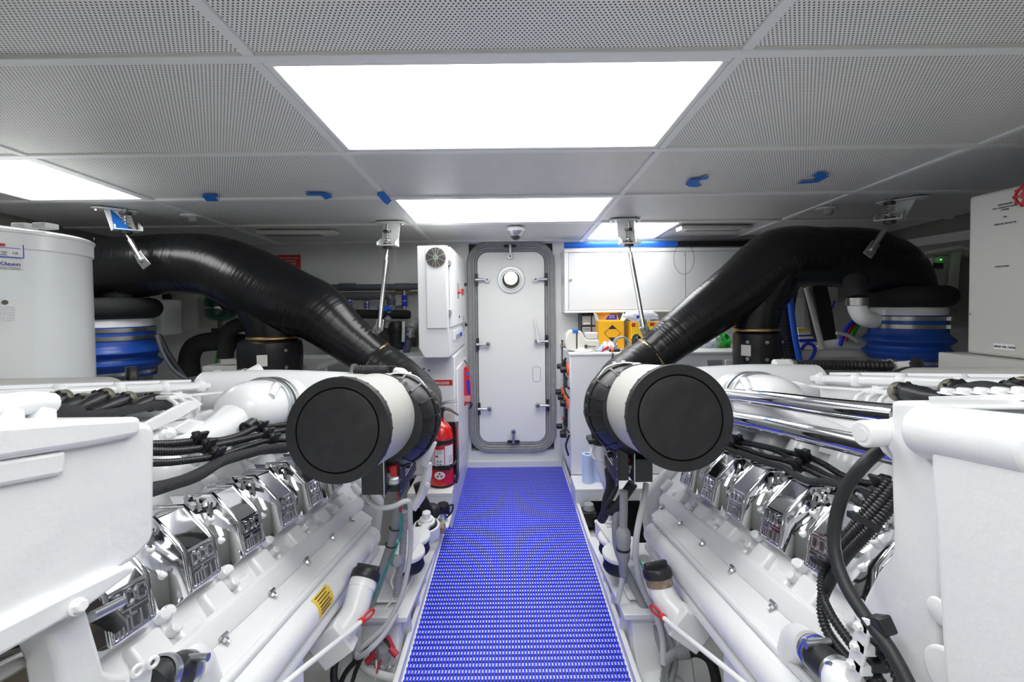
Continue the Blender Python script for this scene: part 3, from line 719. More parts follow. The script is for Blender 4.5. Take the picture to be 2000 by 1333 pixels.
# crumpled clear bag over the two cartons
random.seed(3); c = at(1252, 622, 3.3)
bag = MB().ball(c + V((0, 0, .015)), .085, (1.5, .8, .5), 18, 10)
for i, vv in enumerate(bag.v): bag.v[i] = vv + V((random.uniform(-.01, .01), random.uniform(-.01, .01), random.uniform(-.012, .012)))
bo = bag.build('plastic_bag', 'film', sharp=180); tag(bo, 'crumpled clear plastic bag lying on top of the yellow carton', 'bag')
b = MB(); b.box(c + V((-.03, -.075, .02)), (.05, .002, .02), (1, 0, .4)); b.box(c + V((.08, -.06, -.012)), (.06, .002, .008)); b.build('blue_print', 'inkb', bo)
# trigger sprayer head
p = at(1276, 628, 3.44)
t = thing('spray_bottle', 'white and red trigger sprayer standing behind the clear bag', 'bottle', (p.x, 3.44, zw))
MB().lathe((p.x + .02, 3.44, zw), (0, 0, 1), [(.04, 0), (.04, .13), (.02, .17), (.016, .19), (.016, .2)], 16).build('bottle', 'bright', t)
MB().lathe((p.x + .02, 3.44, p.z - .03), (0, 0, 1), [(.02, 0), (.018, .028), (.012, .03)], 14).build('collar', 'redp', t)
MB().prism([V((p.x + dx, 3.425, p.z + dz)) for dx, dz in ((.04, -.002), (.038, .025), (.02, .045), (-.012, .045), (-.014, .03), (.0, .026), (.006, -.002))], (0, .03, 0)).build('head', 'bright', t, .004)
MB().box((p.x - .016, 3.44, p.z + .037), (.008, .016, .012)).build('nozzle', 'redp', t)
# wire coil, rags, small tools
c = at(1214, 672, 3.17)
b = MB()
for k in range(6): b.ring(c + V((random.uniform(-.004, .004), .012 * k - .03, random.uniform(-.004, .004))), (.15, 1, .1 * random.random()), .05, .0045, 26, 6)
tag(b.build('wire_coil', 'midgrey'), 'coil of grey wire standing on the workbench before the amber carton', 'coil')
rag = []
random.seed(5)
def crumple(name, m_, px, py, Y, r, sc, label, cat):
    c = at(px, py, Y); c.z = zw + r * sc[2] * .75
    b = MB().ball(c, r, sc, 14, 9)
    for i, vv in enumerate(b.v): b.v[i] = V((vv.x + random.uniform(-.25, .25) * r, vv.y + random.uniform(-.25, .25) * r, max(zw + .001, vv.z + random.uniform(-.25, .25) * r)))
    return tag(b.build(name, m_, sharp=25), label, cat)
crumple('rag', 'paper', 1190, 675, 3.2, .05, (1.1, .7, .75), 'crumpled white rag on the workbench beside the vise', 'rag')
crumple('rag', 'towel', 1175, 682, 3.12, .03, (.8, .8, .9), 'small pale blue rag wedged beside the vise', 'rag')
crumple('green_bag', 'greenp', 1412, 668, 3.3, .06, (1.0, .7, 1.0), 'shiny green plastic bag on the bench under the right exhaust pipe', 'bag')
crumple('clear_bag', 'film', 1388, 680, 3.3, .08, (1.3, .7, .7), 'crumpled clear bag on the bench beside the green bag', 'bag')
b = MB(); b.cyl(on(1176, 688, 3.10) + V((0, 0, .012)), on(1189, 684, 3.10) + V((0, .02, .03)), .010, .012, 10)
t = tag(b.build('screwdriver', 'redp'), 'red handled screwdriver on the workbench before the rags', 'screwdriver')
b = MB(); b.cyl(on(1189, 684, 3.10) + V((0, .02, .03)), on(1199, 682, 3.10) + V((0, .05, .035)), .004, .003, 8); b.build('shaft', 'steel', t)
b = MB(); b.cyl(on(1190, 688, 3.09) + V((0, 0, .012)), on(1210, 688, 3.09) + V((0, 0, .012)), .011, .013, 12); t = tag(b.build('flashlight', 'plast'), 'short black flashlight lying at the front edge of the workbench', 'flashlight')
b = MB(); b.cyl(on(1194, 687, 3.07) + V((0, 0, .014)), on(1198, 687, 3.07) + V((0, 0, .014)), .0145, .0145, 12); b.build('orange_band', 'orange', t)
crumple('tool_bag', 'leather', 1243, 668, 3.1, .04, (.8, .7, 1.7), 'small dark pouch standing beside the yellow carton', 'pouch')
b = MB(); b.tube([at(1196, 690, YW - .01), at(1197, 695, YW - .02), at(1193, 706, YW - .02)], .005, 6); tag(b.build('hanging_strap', 'rubber'), 'short black strap hanging over the workbench front edge', 'strap')
# outlet boxes along the bench front on the right
for k, (px0, px1, m_) in enumerate(((1380, 1410, 'inkg'), (1416, 1436, 'bright'))):
    p, q = at(px0, 722, YW - .002), at(px1, 703, YW - .002)
    t = MB().bx(p.x, q.x, YW - .012, YW - .001, p.z, q.z).build('outlet', m_, bev=.002)
    tag(t, ('grey slotted vent plate on the bench front below the right exhaust pipe', 'white socket plate on the bench front beside the black jacketed stub')[k], 'outlet')
    f = MB()
    for i in range(2): f.bx(p.x + .02 + i * .03, p.x + .025 + i * .03, YW - .014, YW - .012, p.z + .02, p.z + .035)
    f.build('socket_slot', 'ink', t)
# paper towel on the low ledge
p = at(1148, 942, 2.93); p.z = zl2 + .001
t = thing('paper_towel_roll', 'pale blue paper towel roll standing on the ledge right of the mat', 'paper towel', p)
MB().pipe(p, (0, 0, 1), .02, .038, .19, 28).build('roll', 'towel', t)
b = MB(); A = [p + V((.036 * math.cos(g), -.036 * math.sin(g), 0)) for g in (1.2, .6, 0)] + [p + V((.06, .0, 0)), p + V((.085, -.02, .0)), p + V((.12, -.06, .0)), p + V((.15, -.08, 0))]
n = len(A); top = [.19, .19, .19, .175, .15, .10, .03]
b.add([a for a in A] + [a + V((0, 0, h)) for a, h in zip(A, top)] + [a + V((.002, .002, 0)) for a in A] + [a + V((.002, .002, h)) for a, h in zip(A, top)],
      [(i, i + 1, n + i + 1, n + i) for i in range(n - 1)] + [(2 * n + i + 1, 2 * n + i, 3 * n + i, 3 * n + i + 1) for i in range(n - 1)]); b.build('loose_sheet', 'towel', t)
# small pump under the ledge
p = at(1150, 1010, 2.75)
t = thing('bilge_pump', 'small black pump and fittings in the cavity right of the mat', 'pump', (p.x, 2.75, p.z - .08))
MB().box(p, (.09, .09, .09)).build('housing', 'plast', t, .006)
b = MB(); b.cyl(p + V((0, 0, .045)), p + V((0, 0, .085)), .035, .03, 16); b.build('motor', 'grey', t, .004)
b = MB(); b.lathe(p + V((.04, -.08, -.06)), (0, 0, 1), [(.022, 0), (.022, .04), (.016, .05), (.016, .06)], 14); b.build('fitting', 'dark', t)
b = MB(); b.lathe(p + V((.04, -.08, .0)), (0, 0, 1), [(.02, 0), (.02, .012), (.012, .016)], 14); b.build('cap', 'bright', t)
MB().box(p + V((.02, -.1, -.085)), (.14, .18, .01)).build('foot_plate', 'cab', t)
# ================================================================== exhausts, tanks and everything outboard
# ---- dry exhaust pipes: (px, py, Y, half width in pixels) along each pipe
def exhaust(side, main, branch, ring_px, jacket, label):
    t = thing('exhaust_pipe', label, 'exhaust pipe', at(*branch[-1][:2], branch[-1][2]))
    P = [at(x, y, Y) for x, y, Y, r in main]; R = [r * Y / F for x, y, Y, r in main]
    MB().tube(P, R, 44, step=.0055, jit=.0008, sub=10).build('main_pipe', 'lag', t, sharp=60)
    P = [at(x, y, Y) for x, y, Y, r in branch]; R = [r * Y / F for x, y, Y, r in branch]
    MB().tube(P, R, 32, step=.012, jit=.0008, sub=6).build('branch_stub', 'lag', t, sharp=60)
    # gold clamp and stitched jacket down to the turbocharger
    a, c = [at(*q[:2], q[2]) for q in ring_px[:2]]; r = ring_px[2]
    MB().lathe(a, c - a, [(r * .97, 0), (r * 1.03, .006), (r * 1.03, .016), (r * .97, .022)], 36).build('clamp_ring', 'brass', t)
    P = [at(x, y, Y) for x, y, Y, r in jacket]; R = [r * Y / F for x, y, Y, r in jacket]
    b = MB().tube(P, R, 26, step=.014, jit=.0025, sub=8); b.build('stitched_jacket', 'leather', t, sharp=60)
    bp = [at(x, y, Y) for x, y, Y, r in branch][-1]; br = branch[-1][3] * branch[-1][2] / F
    MB().lathe(bp, (0, 0, 1), [(br * 1.02, -.010), (br * 1.05, -.006), (br * 1.05, .004), (br * 1.02, .008)], 32).build('clamp_ring', 'brass', t)
    jr = br * (1.28 if side < 0 else 1.1)
    j = MB().lathe(bp + V((jr * .1 * side, 0, -.012)), (0, 0, -1), [(jr * .8, 0), (jr * .97, .015), (jr, .05), (jr * 1.0, .12), (jr * .98, .20), (jr * 1.1, .3)], 32)
    jk = j.build('branch_jacket', 'leather', t)
    b = MB(); bp2 = bp + V((jr * .1 * side, 0, -.012))
    for g in (-.9, -.15, .7) if side > 0 else (-1.0, .95):
        for h in (.06, .16): b.lathe(bp2 + V((jr * math.sin(g), -jr * math.cos(g), -h)), (math.sin(g), -math.cos(g), 0), [(.011, 0), (.011, .003), (.004, .004)], 10)
    b.build('lacing_stud', 'steel', jk)
    g = .25 if side < 0 else -.95
    c0 = bp2 + V((jr * 1.01 * math.sin(g), -jr * 1.01 * math.cos(g), -.11))
    MB().box(c0, (.055, .006, .065), (math.cos(g), math.sin(g), 0), (-math.sin(g), math.cos(g), 0)).build('jacket_tag', 'labely' if 0 else 'offwhite', jk)
    return t
exhaust(-1, [(60, 531, 2.70, 58), (240, 524, 2.70, 60), (340, 515, 2.70, 57), (420, 521, 2.70, 60), (490, 550, 2.69, 66), (560, 586, 2.68, 65), (617, 609, 2.67, 59), (677, 659, 2.66, 46), (732, 701, 2.66, 38.6)],
        [(500, 560, 2.69, 52), (524, 610, 2.69, 50), (532, 640, 2.69, 47), (534, 659, 2.69, 45)], ((731, 700, 2.66), (767, 728, 2.66), .121),
        [(736, 704, 2.66, 39), (768, 725, 2.6, 39), (796, 745, 2.5, 36), (820, 762, 2.35, 32), (831, 780, 2.2, 32), (824, 795, 2.0, 32), (812, 806, 1.84, 32)], 'huge black wrapped exhaust pipe rising left from the left engine')
exhaust(1, [(1768, 596, 2.70, 46), (1766, 566, 2.70, 49), (1742, 530, 2.70, 55), (1690, 508, 2.7, 60), (1600, 502, 2.70, 57), (1520, 509, 2.70, 62), (1446, 563, 2.69, 54), (1374, 616, 2.68, 48), (1311, 664, 2.67, 41), (1275, 693, 2.66, 37.5)],
        [(1505, 540, 2.69, 54), (1484, 590, 2.69, 44), (1478, 620, 2.69, 42), (1475, 643, 2.69, 40)], ((1276, 692, 2.66), (1243, 718, 2.66), .118),
        [(1271, 696, 2.66, 38), (1240, 716, 2.6, 38), (1213, 730, 2.5, 34), (1194, 745, 2.35, 29), (1180, 766, 2.2, 30), (1186, 782, 2.0, 30), (1196, 792, 1.84, 30)], 'huge black wrapped exhaust pipe arching right from the right engine')
# ---- hangers from the deckhead
def hanger(flange, yoke, rod, lug, label, Y, dirx, tape_=False, Yl=None):
    """flange (x0,y0,x1,y1): the bolted plate; yoke: centre pixel of the bottom; rod end; lug end"""
    f0, f1 = at(flange[0], flange[1], Y), at(flange[2], flange[3], Y)
    fm = (f0 + f1) / 2; zt_ = zc(fm.y) - .002; yk = at(*yoke, Y)
    t = thing('pipe_hanger', label, 'hanger', (fm.x, Y, zt_)); ux = V((1, 0, 0)); uy = V((0, 1, 0))
    if dirx:       # plates turned to lie along the hull
        ux, uy = V((.64, -.77 * dirx, 0)), V((.77 * dirx, .64, 0))
    hw = .045
    b = MB(); L = max(.085, abs(f1.x - f0.x) / 2)
    ring_ = [V((fm.x, Y, zt_)) + ux * x + uy * z for x, z in rrect(0, 0, 2 * L, .10, .045, 4)]
    b.prism(ring_, (0, 0, -.008)); b.build('flange', 'bright', t, .002)
    b = MB()
    for s_ in (-1, 1): b.bolt(V((fm.x, Y, zt_ - .008)) + ux * s_ * (L - .022), (0, 0, -1), .009, .012)
    b.build('flange_bolt', 'steel', t)
    zb_ = yk.z; b = MB(); cx = V((yk.x, Y, 0)); top = V((fm.x, Y, 0))
    th = .007
    # back web, tilted bottom tray and one side web
    wv = .058
    b.hexa([cx - ux * wv + uy * .04 + V((0, 0, zb_)), cx + ux * wv + uy * .04 + V((0, 0, zb_)), cx + ux * wv + uy * (.04 + th) + V((0, 0, zb_)), cx - ux * wv + uy * (.04 + th) + V((0, 0, zb_)),
            top - ux * .05 + uy * .0 + V((0, 0, zt_ - .006)), top + ux * .06 + uy * .0 + V((0, 0, zt_ - .006)), top + ux * .06 + uy * th + V((0, 0, zt_ - .006)), top - ux * .05 + uy * th + V((0, 0, zt_ - .006))])
    b.hexa([cx - ux * wv - uy * .055 + V((0, 0, zb_)), cx + ux * wv - uy * .055 + V((0, 0, zb_)), cx + ux * wv + uy * .047 + V((0, 0, zb_)), cx - ux * wv + uy * .047 + V((0, 0, zb_)),
            cx - ux * wv - uy * .055 + V((0, 0, zb_ + th)), cx + ux * wv - uy * .055 + V((0, 0, zb_ + th)), cx + ux * wv + uy * .047 + V((0, 0, zb_ + th)), cx - ux * wv + uy * .047 + V((0, 0, zb_ + th))])
    for s_ in (-1, 1):
        b.prism([cx + ux * s_ * wv - uy * .055 + V((0, 0, zb_)), cx + ux * s_ * wv + uy * .045 + V((0, 0, zb_)), cx + ux * s_ * wv + uy * .04 + V((0, 0, zb_ + .06)), cx + ux * s_ * wv - uy * .055 + V((0, 0, zb_ + .022))], ux * th)
    b.build('bracket', 'bright', t, .003)
    c = cx + V((0, -.005, zb_ + th)); P = at(*rod, Yl or Y)
    b = MB(); b.lathe(c, (0, 0, 1), [(.026, 0), (.026, .014)], 16); b.lathe(c + V((0, 0, .085)), (0, 0, 1), [(.026, 0), (.026, .012)], 16); b.lathe(c + V((0, 0, -.007)), (0, 0, -1), [(.03, 0), (.028, .014)], 16)
    b.build('washer', 'dark', t)
    b = MB(); pts = [c + V((.019 * math.cos(g), .019 * math.sin(g), .016 + .066 * g / (2 * PI * 4))) for g in [k * PI / 5 for k in range(41)]]; b.tube(pts, .0036, 6, sub=1); b.build('spring', 'steel', t)
    b = MB(); b.bolt(c + V((0, 0, .097)), (0, 0, 1), .012, .02, washer=False); b.cyl(c + V((0, 0, .115)), c + V((0, 0, .14)), .007, .007, 10); b.cyl(c, c + V((0, 0, .1)), .007, .007, 8); b.build('nut', 'zinc', t)
    b = MB(); a0 = c + V((0, 0, -.015)); ax = (P - a0).normalized(); b.cyl(a0, a0 + ax * .05, .008, .008, 10); b.lathe(a0 + ax * .05, ax, [(.014, 0), (.014, .05)], 8)
    b.cyl(a0 + ax * .09, P, .014, .014, 14); b.build('rod', 'steel', t)
    Q = at(*lug, Yl or Y); b = MB(); b.bar(P - ax * .05, P + ax * .02, .05, .009, (0, 1, 0)); b.bar(P - (Q - P) * .2, Q, .055, .01, (0, 1, 0)); b.build('lug', 'steel', t, .003)
    b = MB(); b.bolt(P + V((0, -.006, 0)), (0, -1, 0), .012, .01); b.build('pin', 'zinc', t)
    if tape_:
        b = MB(); u2 = (top - cx); 
        q0 = cx - ux * (wv + .001) + V((0, 0, zb_))
        b.hexa([cx - ux * (wv + .003) - uy * .057 + V((0, 0, zb_ - .002)), cx + ux * .01 - uy * .057 + V((0, 0, zb_ - .002)), cx + ux * .01 - uy * .055 + V((0, 0, zb_ - .002)), cx - ux * (wv + .003) - uy * .055 + V((0, 0, zb_ - .002)),
                cx - ux * (wv + .003) + uy * .03 + V((0, 0, zb_ + .12)), cx - ux * .03 + uy * .02 + V((0, 0, zb_ + .085)), cx - ux * .03 + uy * .022 + V((0, 0, zb_ + .085)), cx - ux * (wv + .003) + uy * .032 + V((0, 0, zb_ + .12))])
        b.build('blue_tape', 'tape', t)
    return t
hanger((735, 433, 792, 433), (757, 482), (741, 640), (727, 653), 'white spring hanger whose long rod reaches the left exhaust pipe, left of the door', 2.86, 0, Yl=2.72)
hanger((1190, 430, 1250, 430), (1228, 478), (1257, 640), (1264, 655), 'white spring hanger with long rod down to the right exhaust pipe, above the workbench', 2.86, 0, Yl=2.72)
hanger((190, 410, 262, 410), (247, 452), (277, 508), (288, 522), 'white spring hanger wrapped in blue tape beside the water heater', 2.48, -1, True, Yl=2.46)
hanger((1722, 391, 1800, 391), (1736, 432), (1702, 488), (1693, 500), 'white spring hanger in shadow near the oil tank, short strut to the right exhaust', 2.46, 1, Yl=2.44)

# ---- bulkhead lights, unlit
def strip(px0, px1, py, Y, label):
    p, q = at(px0, py, Y), at(px1, py, Y); z = zc(Y + .05) - .004
    t = thing('strip_light', label, 'light', ((p.x + q.x) / 2, Y + .05, z))
    MB().prism([(p.x, Y, z), (p.x + .008, Y - .004, z - .03), (q.x - .06, Y - .004, z - .03), (q.x, Y + .03, z - .012), (q.x, Y + .03, z)], (0, .11, 0)).build('body', 'offwhite', t, .004)
    MB().bx(p.x + .05, q.x - .09, Y + .02, Y + .09, z - .034, z - .0285).build('lens', 'inkg', t, .003)
strip(498, 648, 462, 3.02, 'unlit flat grey strip light on ceiling above the left exhaust pipe')
strip(1330, 1478, 452, 3.02, 'unlit flat grey strip light on ceiling above the wall cabinet')
# small lamp bases half hidden above the pipes
for px, s_ in ((372, 'left'), (1612, 'right')):
    p = at(px, 448, 2.62); z = zc(2.62) - .002
    t = thing('ceiling_fitting', 'small round fitting on the ceiling just above the %s exhaust bend' % s_, 'fitting', (p.x, 2.62, z))
    MB().lathe((p.x, 2.62, z), (0, 0, -1), [(.05, 0), (.05, .008), (.03, .012)], 20).build('plate', 'cab', t)
    MB().lathe((p.x + .02, 2.62, z - .012), (0, 0, -1), [(.025, 0), (.025, .02), (.015, .03)], 16).build('lens', 'glass' if 0 else 'inkg', t)
# ---- dome camera
p = at(1007, 441, 3.05); z = zc(3.05) - .004
t = thing('dome_camera', 'small white dome camera on the ceiling before the door', 'camera', (p.x, 3.05, z))
MB().lathe((p.x, 3.05, z), (0, 0, -1), [(.062, 0), (.062, .018), (.058, .024)], 28).build('mount', 'bright', t)
MB().lathe((p.x, 3.05, z - .024), (0, 0, -1), [(.058, 0), (.05, .02), (.034, .035)], 28).build('trim_ring', 'zinc', t)
MB().ball((p.x, 3.05, z - .052), .034).build('dome', 'darkglass', t)
MB().bx(p.x - .004, p.x + .004, 2.998, 3.01, z - .055, z - .03).build('seam', 'plast', t)

# ---- water heater
hc = V((-2.06, 1.64, .8)); hr = .38
zr = 1.31 + .278 * .93
e1 = at(237, 475, X=None, Y=1.9); zt = e1.z; zb = at(240, 745, 1.9).z - .03
t = thing('water_heater', 'large pale cylindrical water heater at left edge of the room', 'water heater', (hc.x, hc.y, zb))
MB().lathe((hc.x, hc.y, zb), (0, 0, 1), [(hr - .006, 0), (hr - .006, zt - zb - .06)], 72).build('jacket', 'heater', t)
MB().lathe((hc.x, hc.y, zt - .066), (0, 0, 1), [(hr - .004, -.004), (hr, 0), (hr, .05), (hr + .005, .053), (hr + .005, .062), (hr - .004, .068), (hr - .02, .068)], 72).build('lid_band', 'rim', t)
MB().lathe((hc.x, hc.y, zt - .005), (0, 0, 1), [(hr - .015, 0), (hr - .015, .012), (.1, .03)], 48).build('lid', 'rim', t)
def hpt(px, py, r=hr):
    """pixel to the heater's curved side"""
    d = ray(px, py); a = d.x ** 2 + d.y ** 2; b_ = -2 * (d.x * hc.x + d.y * hc.y); c_ = hc.x ** 2 + hc.y ** 2 - r * r
    q = b_ * b_ - 4 * a * c_; s_ = (-b_ - math.sqrt(max(q, 0))) / (2 * a); return CAM + d * s_
def hpatch(name, m_, px0, py0, px1, py1, r, par, k=8, dz=None):
    a, c = hpt(px0, py0, r), hpt(px1, py0, r); z0, z1 = hpt(px1, py1, r).z, hpt(px1, py0, r).z
    g0, g1 = math.atan2(a.y - hc.y, a.x - hc.x), math.atan2(c.y - hc.y, c.x - hc.x)
    A = [V((hc.x + r * math.cos(g0 + (g1 - g0) * i / k), hc.y + r * math.sin(g0 + (g1 - g0) * i / k), 0)) for i in range(k + 1)]; n = k + 1
    inn = [V((hc.x + (p.x - hc.x) * (r - .004) / r, hc.y + (p.y - hc.y) * (r - .004) / r, 0)) for p in A]
    return MB().add([p + V((0, 0, z)) for z in (z0, z1) for p in A] + [p + V((0, 0, z)) for z in (z0, z1) for p in inn],
        [(i, i + 1, n + i + 1, n + i) for i in range(k)] + [(2 * n + i + 1, 2 * n + i, 3 * n + i, 3 * n + i + 1) for i in range(k)] + [(i + 1, i, 2 * n + i, 2 * n + i + 1) for i in range(k)] + [(n + i, n + i + 1, 3 * n + i + 1, 3 * n + i) for i in range(k)] + [(0, n, 3 * n, 2 * n), (k, 2 * n + k, 3 * n + k, n + k)]).build(name, m_, par)
hpatch('access_panel', 'rim', -60, 585, 62, 742, hr + .004, t)
pl_ = hpatch('rating_plate', 'paper', -40, 478, 46, 505, hr + .001, t)
hpatch('blue_border', 'inkb', -40, 503.5, 46.5, 505, hr + .002, t); hpatch('blue_border', 'inkb', 45, 479, 46.5, 505, hr + .002, t); hpatch('red_mark', 'signred', -8, 476, 10, 482, hr + .002, t); hpatch('print_line', 'inkb', -20, 486, 40, 487, hr + .002, t)
hpatch('print_line', 'ink', 2, 492, 14, 493.2, hr + .002, t); hpatch('print_line', 'ink', 4, 495, 12, 496, hr + .002, t); hpatch('print_line', 'ink', -2, 498, 14, 499, hr + .002, t)
hpatch('name_plate', 'offwhite', -40, 509, 45, 527, hr + .001, t)
def htext(body, px, py, size, m_, align='RIGHT', sx=1):
    p = hpt(px, py, hr + .0065 if py > 590 else hr + .0025); n_ = V((p.x - hc.x, p.y - hc.y, 0)).normalized(); ux = V((-n_.y, n_.x, 0))
    text('lettering', body, size, m_, t, p, ux, (0, 0, 1), align, sx=sx)
htext('rKleen', 41, 520.5, .0195, 'inkb', sx=1.25); htext('ine Water Heaters', 41, 525.5, .0075, 'inkg', sx=1.25); htext('UL', 38, 498, .013, 'inkg', sx=1.1)
for k, s_ in enumerate(('HIGH VOLTAGE', 'BREAKERS ON', 'DISCONNECT ELECTRIC', 'POWER AT PANEL', 'BEFORE REMOVING', 'THIS COVER')): htext(s_, 31, 602 + 5 * k, .0085, 'heater', sx=1.1)
b = MB(); p = hpt(9, 591, hr + .003); b.lathe(p, (p.x - hc.x, p.y - hc.y, 0), [(.008, 0), (.008, .004)], 12); p = hpt(183, 468, hr + .004); b.lathe(p, (p.x - hc.x, p.y - hc.y, 0), [(.005, 0), (.005, .003)], 8); b.build('screw', 'dark', t)
b = MB()
for px in (18, 60):
    p = at(px, 440, 1.55); p.z = zt + .01; b.box(p + V((0, .05, .01)), (.05, .05, .02))
b.build('lid_clip', 'bright', t, .004)

# ---- exhaust riser bellows, both sides
def bellows(px, s_, label):
    YB_ = 2.70; p = at(px, 640, YB_); cx, cy = p.x, YB_; dy_ = 23 if s_ < 0 else 0
    Z = lambda py: at(px, py + dy_, YB_).z
    t = thing('exhaust_bellows', label, 'bellows', (cx, cy, Z(712)))
    r = .188
    prof = [(r, Z(712)), (r, Z(700)), (r + .003, Z(697)), (r + .014, Z(694)), (r + .032, Z(688)), (r + .034, Z(685)), (r + .016, Z(681)), (r + .005, Z(676)), (r + .005, Z(673)), (r + .016, Z(669)), (r + .034, Z(664)), (r + .032, Z(661)), (r + .012, Z(655)), (r, Z(650)), (r, Z(615)), (r - .02, Z(614))]
    MB().lathe((cx, cy, 0), (0, 0, 1), prof, 56).build('sleeve', 'blue', t)
    b = MB()
    for py in (621, 636): b.pipe((cx, cy, Z(py) - .012), (0, 0, 1), r, r + .004, .024, 56)
    b.pipe((cx, cy, Z(703) - .010), (0, 0, 1), r, r + .004, .02, 56)
    b.build('band_clamp', 'steel', t)
    b = MB(); a = -1.9 if s_ < 0 else -1.1
    for py in (621, 636): b.box((cx + (r + .012) * math.cos(a), cy + (r + .012) * math.sin(a), Z(py)), (.05, .02, .022), (-math.sin(a), math.cos(a), 0), (math.cos(a), math.sin(a), 0))
    b.build('clamp_screw', 'steel', t)
    MB().lathe((cx, cy, 0), (0, 0, 1), [(r - .003, Z(640)), (r - .003, Z(604)), (r - .012, Z(600)), (r - .03, Z(599)), (r - .03, Z(594))], 56).build('neck', 'rim', t)
    MB().ring((cx, cy, Z(580)), (0, 0, 1), r - .022, .064, 56, 16).build('foam_collar', 'foam', t)
    if s_ > 0:
        el = MB(); P = [at(1705, 626, 2.4), at(1686, 620, 2.38), at(1676, 605, 2.38), at(1674, 592, 2.38)]; el.tube(P, .045, 18); el.build('elbow', 'bright', t)
        b = MB(); b.cyl(at(1673.5, 597, 2.38), at(1673.5, 582, 2.38), .05, .05, 20); b.build('hose_clamp', 'steel', t)
        b = MB(); b.tube([at(1673, 584, 2.38), at(1671, 568, 2.4), at(1668, 548, 2.45)], .052, 18); b.build('rubber_hose', 'foam', t)
bellows(228, -1, 'blue ribbed exhaust bellows half hidden behind the water heater')
bellows(1771, 1, 'blue ribbed exhaust bellows with steel bands beside the oil tank')

# ---- oil tank on the right
xo = 1.92; p = at(1892, 385, X=xo); q = at(1886, 690, X=xo); Yo = p.y
t = thing('oil_tank', 'big white oil tank standing at the right edge of the room', 'tank', (2.2, 1.2, q.z))
MB().bx(xo, 2.5, .35, Yo, q.z, p.z).build('body', 'tank', t, .012, 3)
def wtext(body, px, py, size, m_='ink', sx=1):
    P = at(px, py, X=xo - .003); text('lettering', body, size, m_, t, P, (0, -1, 0), (0, 0, 1), sx=sx)
P0, P1 = at(1941, 682, X=xo), at(1984, 674, X=xo)
MB().bx(xo - .002, xo, P1.y, P0.y, P0.z, P1.z).build('label_strip', 'paper', t)
wtext('NEW OIL TANK', 1962, 680, .0105); wtext('EASTCOAST', 1957, 522, .009); wtext('LUBE OIL BLEND 30', 1962, 438, .0085); wtext('OR', 1962, 425, .009); wtext('MAIN ENGINE', 1963, 400, .008); wtext('FULL SYNTHETIC BLEND', 1963, 406, .008); wtext('15W40', 1962, 411, .009)
v = MB(); c = at(2004, 381, X=xo - .03); 
v.ring(c, (1, 0, 0), .034, .005, 20, 6)
for k in range(5):
    a = 2 * PI * k / 5; v.bar(c, c + V((0, .033 * math.cos(a), .033 * math.sin(a))), .008, .006, (1, 0, 0))
v.lathe(c + V((.012, 0, 0)), (-1, 0, 0), [(.014, 0), (.014, .02)], 12)
for k in range(10):
    a = 2 * PI * k / 10; v.ball(c + V((0, .037 * math.cos(a), .037 * math.sin(a))), .0065, n=8, m=5)
v.build('valve_wheel', 'signred', t)
b = MB().cyl(c + V((.012, 0, 0)), V((xo, c.y, c.z)), .008, .008, 10); b.build('valve_stem', 'brass', t)
for k in range(2): pass
b = MB(); P = at(1894, 614, X=xo); b.lathe(P, (-1, 0, 0), [(.006, 0), (.006, .001)], 8); b.build('paint_chip', 'inkg', t)
sp = MB(); z1 = q.z - .002; z0 = z1 - .12; sp.bx(1.86, 2.5, .35, Yo + .06, z0, z1)
t2 = tag(sp.build('tank_plinth', 'tank', bev=.004), 'white shelf under the oil tank with two screw holes', 'shelf')
b = MB()
for py in (694, 706): b.lathe(at(1861, py, Y=Yo + .058), (0, -1, 0), [(.004, 0), (.004, .002)], 8)
# ---- charger on the right hull behind the exhaust
t = thing('battery_charger', 'grey battery charger on the hull beside the oil tank with green light', 'charger', (2.72, 2.7, 1.25))
Yc = 2.95
def hx(px, py, X): return at(px, py, X=X)
a, c = at(1822, 505, 3.0), at(1872, 600, 2.72)
pts = [(1822, 503), (1857, 497), (1846, 618), (1815, 618)]
f = [at(x, y, 2.82) for x, y in pts]
MB().prism(f, (.04, .30, 0)).build('front_panel', 'tank', t, .004)
g = [at(1857, 497, 2.81), at(1878, 489, 2.62), at(1868, 600, 2.62), at(1844, 600, 2.81)]
MB().prism(g, (.07, .1, 0)).build('side_body', 'tank', t, .004)
MB().hexa([at(1806, 497, 2.81), at(1878, 486, 2.6), at(1893, 490, 2.6), at(1846, 494, 2.81), at(1806, 491, 2.81), at(1876, 479, 2.6), at(1893, 483, 2.6), at(1846, 488, 2.81)]).build('top_lip', 'tank', t, .002)
P = at(1832, 517, 2.81); MB().bx(P.x - .03, P.x + .03, 2.805, 2.81, P.z - .025, P.z + .01).build('display', 'darkglass', t)
P = at(1838, 507.5, 2.805); MB().ball(P, .005, n=8, m=6).build('status_light', 'led', t)
text('lettering', 'Dura Charge', .02, 'ink', t, at(1838, 501, 2.80), (1, 0, .1), (0, 0, 1), sx=.9)
text('lettering', 'VOLTS', .014, 'inkb', t, at(1836, 527, 2.80), (1, 0, .1), (0, 0, 1))
